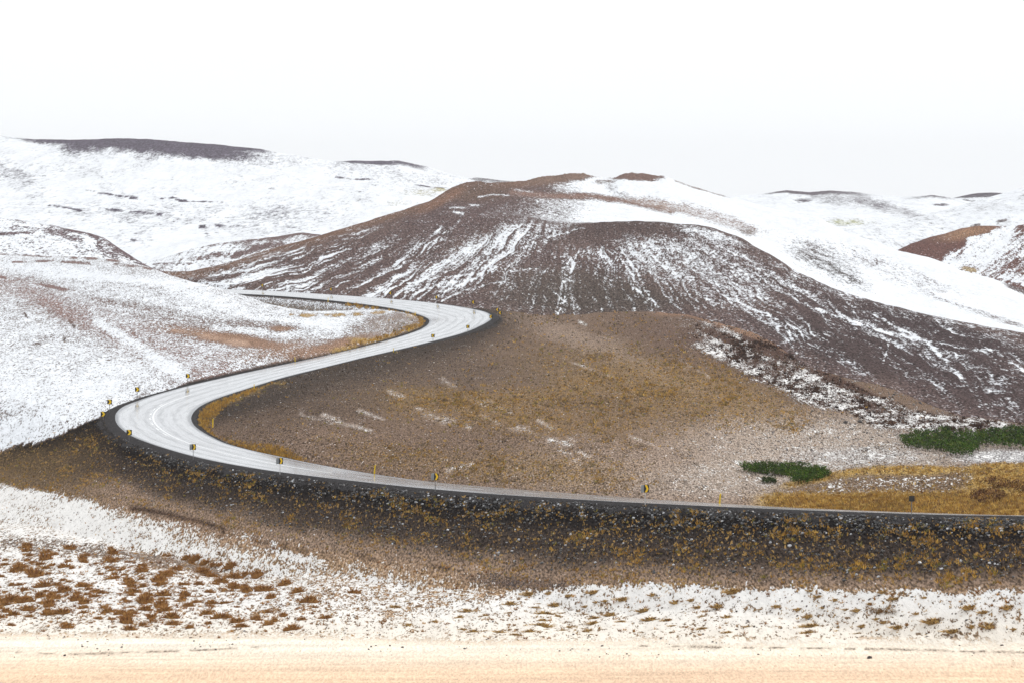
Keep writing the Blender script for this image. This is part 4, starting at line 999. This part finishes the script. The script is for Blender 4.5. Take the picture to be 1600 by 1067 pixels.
# verge grass on the inside of both bends
m = ((GT > .8) & (GT < 2.6)).astype(float) * ((GSIDE < 0) & (gpx > 296) & (gpx < 620) & (gd < 520)) + ((GT > 1.4) & (GT < 4) & (GSIDE > 0) & (gd > 560) & (gpx > 540)).astype(float) * .6
x, y, z, px, py = scatter(m * (.3 + _nf) * ss(2.9, 1.0, GT), 1700)
tag(tufts('verge_grass', x, y, z, (.22 + .30 * rng.random(len(x))**1.5) * (y / 430), GOLD[:3] + DULL[:1], 8, .2, .6), 'tall golden grass along the inner verge of the bends', 'grass', kind='stuff')
# golden grass and heather of the mound at the right
_mound = ((gpx > 1190) & (gpy > 722) & (gpy < 812) & (gd < 332) & (GT > 2)).astype(float)
x, y, z, px, py = scatter(_mound * np.clip(GGRASS, .03, 1)**1.4, 8000)
tag(tufts('mound_grass', x, y, z, .14 + .34 * rng.random(len(x))**2, [(.62,.42,.13),(.52,.33,.09),(.44,.26,.06),(.58,.40,.14),(.30,.17,.06),(.20,.11,.05),(.36,.20,.05)], 7, .2), 'bright golden grass covering the mound behind the road', 'grass', kind='stuff')
# flecks of heath poking out of the snow on the left slope
_left = ((gpx < 640) & (gd > 405) & (GSNOW > .35) & (GT > 2) & (gpy < 706)).astype(float)
x, y, z, px, py = scatter(_left * np.clip(1.02 - GSNOW, .03, 1)**1.5, 7000)
tag(tufts('slope_heath', x, y, z, (.07 + .15 * rng.random(len(x))**2.5) * (y / 480), [(.15,.11,.09),(.21,.15,.12),(.10,.075,.065),(.24,.17,.10)], 5, .4), 'small brown heath twigs poking through snow on the left slope', 'heath', kind='stuff')
# small stuff of the field
_fld = ((gd < 420) & (GSIDE > 0)).astype(float) * ss(.99, 1.04, _rr) * ss(1006, 985, gpy)
_tp = blob(gpx + 60 * (_nz - .5), gpy + 20 * (_nf - .5), 140, 922, 330, 58, 4, .45) * ss(990, 975, gpy)
RUST = [(.31,.150,.05),(.40,.21,.07),(.22,.10,.04),(.46,.26,.09),(.33,.17,.075)]
x, y, z, px, py = scatter(_fld * (_tp * (.2 + _clump) + .03), 3200)
tag(tufts('field_heath', x, y, z, .09 + .22 * rng.random(len(x))**2, RUST, 14, .30, 1.1), 'small rusty heath sprigs between the tussocks in the lower left', 'heath', kind='stuff')
x, y, z, px, py = scatter(_fld * (1 - _tp) * (.15 + _clump) * (1 + 2 * blob(gpx, gpy, 560, 905, 300, 46, 6, .7)), 4200)
tag(tufts('field_grass', x, y, z, .06 + .17 * rng.random(len(x))**2.5, [(.40,.26,.11),(.50,.33,.14),(.28,.17,.08),(.20,.12,.07)], 7, .3, 1.0), 'short straw grass sprigs poking through snow on the field', 'grass', kind='stuff')
m = _fld * (blob(gpx, gpy, 815, 910, 85, 11, 4, .6) + .06 + .25 * linemask(gpx, gpy, [(600,965),(690,942),(780,924)], 8, 10, .8)) + .10 * ss(985, 1003, gpy) * ss(1035, 1015, gpy) * ss(.45, .6, _nz)
x, y, z, px, py = scatter(m, 1500)
tag(stones('field_stones', x, y, z, .03 + .07 * rng.random(len(x))**2, [(.06,.045,.04),(.10,.075,.06),(.16,.12,.10)], M_rock), 'scattered small dark stones on the snowy field', 'stones', kind='stuff')
# stones on the ridge and the valley floor
m = _bowl * (blob(gpx, gpy, 1330, 680, 260, 50, 4, .6) + blob(gpx, gpy, 1300, 600, 220, 50, 24, .6)) + .0
x, y, z, px, py = scatter(m + .0001 * _bowl, 2200)
tag(stones('valley_stones', x, y, z, (.05 + .13 * rng.random(len(x))**3) * (y / 380), [(.10,.075,.065),(.07,.052,.046),(.18,.14,.12),(.30,.27,.25)], plain_attr if False else M_rock), 'grey-brown stones strewn over the pale valley floor', 'stones', kind='stuff')

# ------------------------------------------------------------------ tussocks, one by one
def tussock_mesh(name, tall, cols, seed, dome=.46, blades=110):
    g = np.random.default_rng(seed)
    V, Fc, T = [], [], []
    nu, nv = 12, 4                                   # the earth hummock
    cols = np.array(cols)
    lob = 1 + .25 * np.sin(np.arange(nu) * 2 * np.pi / nu * 2 + g.random() * 6) + .25 * (g.random(nu) - .5)
    for j in range(nv):
        e = j / nv * np.pi / 2
        for i in range(nu):
            a = i * 2 * np.pi / nu
            r = dome * np.cos(e) * lob[i] * (1 + .2 * (g.random() - .5))
            V.append((r * np.cos(a), r * np.sin(a) * .8, tall * .62 * np.sin(e) * (1 + .3 * (g.random() - .5)) - (.08 if j == 0 else 0)))
            T.append(cols[0] * .75 * (.8 + .4 * g.random()))
    V.append((0, 0, tall * .62)); T.append(cols[0] * .8)
    for j in range(nv - 1):
        for i in range(nu):
            a, b = j * nu + i, j * nu + (i + 1) % nu
            Fc += [(a, b, b + nu), (a, b + nu, a + nu)]
    for i in range(nu): Fc.append(((nv - 1) * nu + i, (nv - 1) * nu + (i + 1) % nu, nv * nu))
    for k in range(blades):                             # blades
        a = g.random() * 2 * np.pi; rr = .48 * g.random()**.7; ii = int(a / (2 * np.pi) * nu) % nu
        r = rr * lob[ii]
        bz = tall * .62 * max(0, 1 - (rr / dome)**2)**.5 - .02
        h = tall * (.25 + .45 * g.random()); le = .10 + .16 * g.random()
        q = g.random() * np.pi; w = .022 + .03 * g.random()
        bx, by = r * np.cos(a), r * np.sin(a) * .8
        s = len(V)
        V += [(bx - np.cos(q) * w, by - np.sin(q) * w, bz), (bx + np.cos(q) * w, by + np.sin(q) * w, bz), (bx + le * np.cos(a), by + le * np.sin(a) * .8, bz + h)]
        c = cols[g.integers(0, len(cols))] * (.75 + .5 * g.random())
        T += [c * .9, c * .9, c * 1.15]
        Fc.append((s, s + 1, s + 2))
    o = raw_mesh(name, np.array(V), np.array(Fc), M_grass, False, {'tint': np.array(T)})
    me = o.data
    bpy.data.objects.remove(o)
    return me
rusty = [tussock_mesh('rusty_tussock', .24 + .05 * k, RUST, 50 + k) for k in range(6)]
straw = [tussock_mesh('straw_tussock', .16 + .04 * k, [(.50,.32,.12),(.60,.40,.16),(.40,.24,.09),(.30,.18,.08),(.20,.12,.06)], 80 + k, .28, 170) for k in range(5)]
def place_tussocks(mask, n, meshes, smin, smax, gap, label, group, power=1.5, wide=1.0, span=(0, 600, 920)):
    x, y, z, px, py = scatter(mask, n * 6)
    kept = []
    for i in range(len(x)):
        if len(kept) >= n: break
        s = smin + (smax - smin) * rng.random()**power
        if any((x[i] - a)**2 + ((y[i] - b) * .45)**2 < (gap * (s + q) / 2)**2 for a, b, q in kept): continue
        kept.append((x[i], y[i], s))
        o = bpy.data.objects.new('grass_tussock', meshes[int(rng.integers(len(meshes)))])
        COL.objects.link(o)
        o.location = (x[i], y[i], z[i] - .03)
        o.rotation_euler = (0, 0, rng.random() * 6.28)
        o.scale = (s * wide * (1 + .3 * rng.random()), s * wide, s * (.8 + .4 * rng.random()))
        o.rotation_euler = (0, 0, (rng.random() - .5) * 1.2 + (math.pi if rng.random() < .5 else 0))
        where = ('near the left edge of', 'in the left half of', 'in the middle of', 'in the right half of', 'at the right end of')[int(np.clip((px[i] - span[0]) / (span[1] - span[0]) * 5, 0, 4))]
        tag(o, label.format('large' if s > (smin + smax) / 2 else 'small', ('upper' if py[i] < span[2] else 'lower'), where), 'tussock', group)
_infr = ss(-25, -5, gpx) * ss(1625, 1605, gpx)
place_tussocks(_infr * _fld * _tp * ss(845, 880, gpy) * (.25 + _clump), 205, rusty, .6, 1.45, .95, '{} rust-brown grass tussock, {} row, {} the dense lower left patch', 'rusty tussocks on the lower left field')
place_tussocks(_infr * _fld * ss(560, 680, gpx) * ss(918, 935, gpy) * ss(1000, 990, gpy) * (.12 + _clump), 90, straw, .45, 1.15, 1.2, '{} straw grass tussock, {} row, {} the snowy flat', 'straw tussocks on the snowy flat', wide=1.25, span=(560, 1640, 955))

# ------------------------------------------------------------------ evergreen thickets and shrubs
def ground_at(px_, py_):
    """the spot of visible ground seen in that direction of the photograph"""
    c = int(np.abs(cols - px_).argmin())
    col = gpy[:, c]
    ok = np.where((col[:-1] >= py_) & (col[1:] < py_))[0]
    r = ok[0] if len(ok) else int(np.abs(col - py_).argmin())
    f = (col[r] - py_) / max(col[r] - col[r + 1], 1e-6) if len(ok) else 0
    d = gd[r, c] * (1 - f) + gd[min(r + 1, len(gd) - 1), c] * f
    return np.array([(px_ - 800) / F * d, d, gzz[r, c] * (1 - f) + gzz[min(r + 1, len(gd) - 1), c] * f])
M_leaf = attr_mat('evergreen_needles', .7, .03)
M_stem = plain_mat('dark_bark', (.05, .035, .025), .9, .1)
def thicket(poly, height, n, greens, label, cat='shrub', name='evergreen_thicket', leaf=.20, step=None):
    """a mat of bushes grown over a footprint traced on the ground"""
    p = np.array(poly, float)
    lo, hi = p.min(0), p.max(0)
    pts = []
    while len(pts) < n:
        a = lo + (hi - lo) * rng.random(2)
        if inpoly(np.array([a[0]]), np.array([a[1]]), poly)[0]: pts.append(a)
    G = np.array([ground_at(*a) for a in pts])
    base = G.mean(0)
    # domes: each bush of the mat has its own height
    dome = .45 + .9 * fbm(G[:, 0] / 1.3, G[:, 1] / 2.6, 3)
    greens = np.array(greens)
    V, T = [], []
    for i in range(n):
        hgt = height * dome[i] * (.25 + .75 * rng.random())
        c = greens[rng.integers(len(greens))] * (.6 + .8 * rng.random())
        for k in range(5):
            a = rng.random() * 6.28; up = .25 + .9 * rng.random()
            q = G[i] - base + np.array([rng.normal() * .10, rng.normal() * .14, hgt + rng.normal() * .06])
            dirv = np.array([np.cos(a), np.sin(a), up]); dirv /= np.linalg.norm(dirv)
            sd = np.array([-np.sin(a), np.cos(a), rng.normal() * .3]) * leaf * (.18 + .15 * rng.random())
            V += [q - sd, q + sd, q + dirv * leaf * (.7 + .7 * rng.random())]
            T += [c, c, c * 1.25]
    root = bpy.data.objects.new(name, None); COL.objects.link(root); root.location = base
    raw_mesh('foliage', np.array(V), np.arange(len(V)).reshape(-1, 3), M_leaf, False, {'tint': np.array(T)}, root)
    sv = []
    for i in range(0, n, 14):
        q = G[i] - base; t = q + np.array([rng.normal() * .12, rng.normal() * .12, height * dome[i] * .9]); w = .03
        sv += [[q + (-w, 0, -.1), q + (w, 0, -.1), t], [q + (0, -w, -.1), q + (0, w, -.1), t]]
    sv = np.array(sv).reshape(-1, 3)
    tag(raw_mesh('stems', sv, np.arange(len(sv)).reshape(-1, 3), M_stem, False, None, root), kind='stuff')
    return tag(root, label, cat)
GREEN = [(.030,.066,.006),(.042,.088,.008),(.058,.110,.010),(.020,.042,.006),(.075,.095,.012)]
OLIVE = [(.030,.050,.012),(.045,.060,.016),(.022,.036,.010)]
thicket([(1155,735),(1180,731),(1240,732),(1290,738),(1299,745),(1285,750),(1262,757),(1238,757),(1242,749),(1215,744),(1170,741)], .85, 2200, GREEN, 'low dark green evergreen thicket shaped like a hook beside the golden mound')
thicket([(1192,752),(1213,752),(1214,756),(1193,756)], .55, 130, OLIVE, 'tiny olive bush standing just in front of the hook-shaped thicket', name='evergreen_bush')
thicket([(1404,690),(1430,683),(1480,682),(1520,684),(1560,678),(1640,674),(1760,678),(1760,700),(1640,702),(1590,703),(1540,698),(1532,706),(1520,714),(1496,716),(1470,707),(1420,702)], 1.25, 6000, GREEN + OLIVE[:1], 'wide dark green evergreen thicket at the right edge below the speckled slope', leaf=.26)
thicket([(1474,677),(1487,677),(1487,680),(1474,680)], .9, 130, OLIVE, 'small round bush on the upper edge of the wide thicket', name='evergreen_bush')
HEATH = [(.085,.036,.022),(.12,.055,.028),(.06,.028,.018),(.20,.11,.04),(.26,.15,.05)]
thicket([(1520,773),(1555,766),(1575,775),(1572,784),(1540,788),(1518,781)], .38, 300, HEATH, 'reddish brown leafless shrub in golden grass near the right edge', name='heather_shrub', leaf=.18)
thicket([(1545,748),(1600,756),(1640,765),(1640,775),(1590,768),(1548,762)], .42, 380, HEATH, 'dark red heather shrub on the mound top at the right edge', name='heather_shrub', leaf=.18)
thicket([(1360,953),(1400,957),(1402,960),(1362,958)], .22, 120, [(.16,.085,.035),(.22,.13,.05)], 'flat brown heather patch on the snowy flat at the right', name='heather_shrub', leaf=.10)

# ------------------------------------------------------------------ single rocks
def rock(px_, py_, w, label, seed):
    g = np.random.default_rng(seed)
    v, f = ico()
    P = v * (1 + .5 * (g.random((12, 1)) - .5)) * np.array([.5, .45, .42]) * w
    o = raw_mesh('rock', P, f, plain_mat('basalt_rock', (.055, .047, .043), .6, .3), False)
    b = ground_at(px_, py_)
    o.location = b + np.array([0, 0, .16 * w])
    tag(o, label, 'rock')
rock(1252, 723, .55, 'small black rock above the hook-shaped thicket', 1)
rock(1322, 661, .7, 'small black rock on the pale slope left of the wide thicket', 2)
rock(1345, 660, .8, 'low brown boulder at the foot of the speckled slope', 3)
rock(1362, 1028, .32, 'lone dark stone on the sandy track at the bottom right', 4)
rock(97, 1024, .22, 'lone dark stone on the sandy track at the bottom left', 5)

# ------------------------------------------------------------------ road signs and marker posts
M_post = plain_mat('galvanised_post', (.16, .16, .16), .5, .4, .3)
M_postl = plain_mat('pale_galvanised_post', (.50, .50, .50), .45, .4, .3)
M_board = plain_mat('black_sign_face', (.012, .012, .012), .45, .4)
M_yel = plain_mat('yellow_sign_sheeting', (.92, .58, .01), .4, .4, 0, .05)
M_back = plain_mat('grey_sign_back', (.30, .32, .34), .5, .4, .2)
M_dark = plain_mat('dark_sign_back', (.035, .033, .03), .6, .3)
M_stake = plain_mat('yellow_plastic', (.95, .64, .02), .5, .3, 0, .08)
def prism(outline, y0, y1):
    """an outline in x and z pulled out along y"""
    p = np.array(outline, float); n = len(p)
    V = np.r_[np.c_[p[:, 0], np.full(n, y0), p[:, 1]], np.c_[p[:, 0], np.full(n, y1), p[:, 1]]]
    return V, [tuple(range(n)), tuple(range(2 * n - 1, n - 1, -1))] + [(i, i + n, (i + 1) % n + n, (i + 1) % n) for i in range(n)]
def pyobj(name, V, Fc, mat, parent=None, loc=(0, 0, 0), rz=0):
    me = bpy.data.meshes.new(name); me.from_pydata([tuple(v) for v in V], [], Fc); me.update()
    me.materials.append(mat)
    o = bpy.data.objects.new(name, me); COL.objects.link(o)
    if parent: o.parent = parent
    o.location = loc; o.rotation_euler = (0, 0, rz)
    return o
def oct_(w, h, c): return [(-w + c, -h), (w - c, -h), (w, -h + c), (w, h - c), (w - c, h), (-w + c, h), (-w, h - c), (-w, -h + c)]
def edge_spot(px_, lo, hi, side, off):
    E_ = RA if side > 0 else RB
    P = E_ + side * RN * off
    s = np.arange(len(P))[(P[:, 1] > lo) & (P[:, 1] < hi)]
    i = s[np.abs(proj(*P[s].T)[0] - px_).argmin()]
    return np.array([P[i, 0], P[i, 1], E_[i, 2] - .10 - .12 * off * .5]), i
def sign(px_, lo, hi, side, way, label, group, pale=False, second=None, blank=False, off=1.0, tall=1.72, turn=0.0):
    b, i = edge_spot(px_, lo, hi, side, off)
    r = bpy.data.objects.new('chevron_sign', None); COL.objects.link(r); r.location = b
    a = np.linspace(0, 2 * np.pi, 9)[:-1]
    V = np.r_[np.c_[.032 * np.cos(a), .032 * np.sin(a), np.full(8, -.3)], np.c_[.032 * np.cos(a), .032 * np.sin(a), np.full(8, tall - .06)]]
    pyobj('post', V, [(k, (k + 1) % 8, (k + 1) % 8 + 8, k + 8) for k in range(8)] + [tuple(range(8, 16))], M_postl if pale else M_post, r)
    bw = .20 if second else (.20 if blank else .31)
    z0 = tall - (.20 if blank else .31)
    xo = .10 if second else 0
    bd = pyobj('board', *prism(oct_(bw, .20 if blank else .31, .03), -.052, -.036), M_dark if blank else M_board, r, (xo, 0, z0), turn)
    if not blank:
        s = 1 if way == '>' else -1
        k = bw / .31
        ch = [(-.20 * k, .29), (.06 * k, .29), (.26 * k, 0), (.06 * k, -.29), (-.20 * k, -.29), (.0 * k, 0)]
        ch = [(s * u, v) for u, v in ch]
        if s < 0: ch = ch[::-1]
        pyobj('chevron', *prism(ch, -.060, -.054), M_yel, bd)
    if second:
        bb = pyobj('back_board', *prism(oct_(.30, .31, .10), -.016, .0), M_back, r, (-.20, -.05, z0), math.radians(58))
    tag(r, label, 'road sign', group)
G1, G2 = 'chevron signs round the near bend', 'chevron signs round the far bend'
sign(160, 415, 470, 1, '>', 'chevron sign at the left end of the near bend, against snow', G1)
sign(154, 392, 415, 1, '>', 'lowest-set chevron sign on the dark outer shoulder of the near bend', G1, tall=1.05, off=1.5)
sign(214, 430, 500, 1, '>', 'second chevron sign from the far left, against the snow slope', G1)
sign(294, 430, 520, 1, '>', 'rightmost chevron sign against the snow beyond the near bend', G1)
sign(202, 350, 400, 1, '>', 'leftmost chevron sign on the near edge of the near bend', G1, tall=1.25)
sign(301, 330, 385, 1, '>', 'chevron sign on a dark post with grey back board, below the bend', G1, second=True)
sign(436, 300, 345, 1, '>', 'chevron sign on a pale post at the top of the embankment', G1, pale=True, second=True)
sign(678, 270, 310, 1, '>', 'chevron sign with round grey back board on the long embankment', G1, second=True)
sign(1007, 240, 280, 1, '>', 'rightmost yellow chevron sign, on a pale post above the embankment', G1, pale=True, second=True)
sign(1421, 220, 250, 1, '>', 'dark blank-backed road sign in front of the golden mound', G1, blank=True, off=.9, tall=1.5)
for px_, lo, hi, lab in [(410, 770, 830, 'leftmost chevron sign on the far arm of the road'), (517, 740, 790, 'second chevron sign from the left on the far arm'), (610, 700, 760, 'third chevron sign from the left on the far arm'),
                         (682, 680, 730, 'fourth chevron sign from the left on the far arm'), (740, 665, 700, 'chevron sign just before the apex of the far bend')]:
    sign(px_, lo, hi, -1, '<', lab, G2)
sign(777, 655, 690, -1, '<', 'upper of two chevron signs at the apex of the far bend', G2, off=1.2)
sign(785, 640, 668, -1, '<', 'lower of two chevron signs at the apex of the far bend', G2, off=1.6, tall=1.4)
sign(767, 620, 655, -1, '<', 'chevron sign on the near side of the far bend, nearest its apex', G2)
sign(731, 590, 640, -1, '<', 'middle chevron sign on the near side of the far bend', G2)
sign(676, 560, 620, -1, '<', 'lowest chevron sign on the near side of the far bend', G2)

def marker(px_, lo, hi, side, label, tilt=0.0, off=1.1):
    b, i = edge_spot(px_, lo, hi, side, off)
    V = []
    for zz, w in ((-.2, .065), (.55, .06), (.92, .055)):
        V += [(-w, -.03, zz), (w, -.03, zz), (w, .03, zz), (-w, .03, zz)]
    V[8] = (V[8][0], V[8][1], .84); V[11] = (V[11][0], V[11][1], .84)
    Fc = [(0, 1, 2, 3)[::-1], (8, 9, 10, 11)]
    for j in (0, 4): Fc += [(j + k, j + (k + 1) % 4, j + (k + 1) % 4 + 4, j + k + 4) for k in range(4)]
    o = pyobj('marker_post', V, Fc, M_stake, None, b)
    o.rotation_euler = (0, tilt, 0)
    tag(o, label, 'marker post', 'yellow marker posts along the road')
marker(1124, 235, 265, -1, 'yellow marker post at the right, beside the pale valley floor', .08)
marker(583, 290, 320, -1, 'leaning yellow marker post on the inner side of the near stretch', .10)
marker(325, 345, 395, -1, 'yellow marker post in the grass at the inner apex of the near bend', .03, 2.4)
marker(380, 470, 510, -1, 'yellow marker post where the road leaves the near bend', -.03)
marker(593, 560, 590, -1, 'yellow marker post on the dark lower edge of the middle stretch', .02)
marker(469, 500, 540, 1, 'yellow marker post on the snow side of the middle stretch', -.05)
marker(639, 590, 640, 1, 'lower yellow marker post on the inner grass of the far bend', .04)
marker(649, 670, 715, 1, 'upper yellow marker post on the inner grass of the far bend', 0)
marker(513, 740, 780, 1, 'yellow marker post below the far arm of the road', .03)

def stake(px_, py_, h, label):
    b = ground_at(px_, py_); w = .022
    V = [(-w, -w, -.2), (w, -w, -.2), (w, w, -.2), (-w, w, -.2), (-w * .6 + .03, -w * .6, h), (w * .6 + .03, -w * .6, h), (w * .6 + .03, w * .6, h), (-w * .6 + .03, w * .6, h)]
    Fc = [(3, 2, 1, 0), (4, 5, 6, 7), (0, 1, 5, 4), (1, 2, 6, 5), (2, 3, 7, 6), (3, 0, 4, 7)]
    tag(pyobj('stake', V, Fc, plain_mat('weathered_wood', (.17, .13, .10), .9, .1), None, b), label, 'stake', 'thin stakes in the field')
stake(63, 791, .85, 'thin stake in the snow at the far left')
stake(169, 812, .75, 'thin stake above the brown tussock patch')
stake(295, 845, .80, 'thin stake in the snow below the eroded bank')
stake(960, 918, .65, 'thin twig-like stake in the middle of the snowy flat')
stake(1290, 916, .60, 'thin stake at the foot of the long embankment')

# ------------------------------------------------------------------ haze
def haze():
    x0, x1, y0, y1, z0, z1 = -3200, 3200, -60, 5700, -125, 118
    V = [(x0, y0, z0), (x1, y0, z0), (x1, y1, z0), (x0, y1, z0), (x0, y0, z1), (x1, y0, z1), (x1, y1, z1), (x0, y1, z1)]
    Fc = [(3, 2, 1, 0), (4, 5, 6, 7), (0, 1, 5, 4), (1, 2, 6, 5), (2, 3, 7, 6), (3, 0, 4, 7)]
    m = bpy.data.materials.new('winter_haze'); m.use_nodes = True
    t = m.node_tree; t.nodes.clear()
    o_ = t.nodes.new('ShaderNodeOutputMaterial'); v = t.nodes.new('ShaderNodeVolumePrincipled')
    v.inputs['Color'].default_value = (1, 1, 1, 1); v.inputs['Density'].default_value = HAZE
    v.inputs['Anisotropy'].default_value = 0.1
    t.links.new(v.outputs[0], o_.inputs['Volume'])
    tag(pyobj('haze', V, Fc, m), 'thin pale winter haze over the hills', 'haze', kind='stuff')
HAZE = 0.00006
haze()
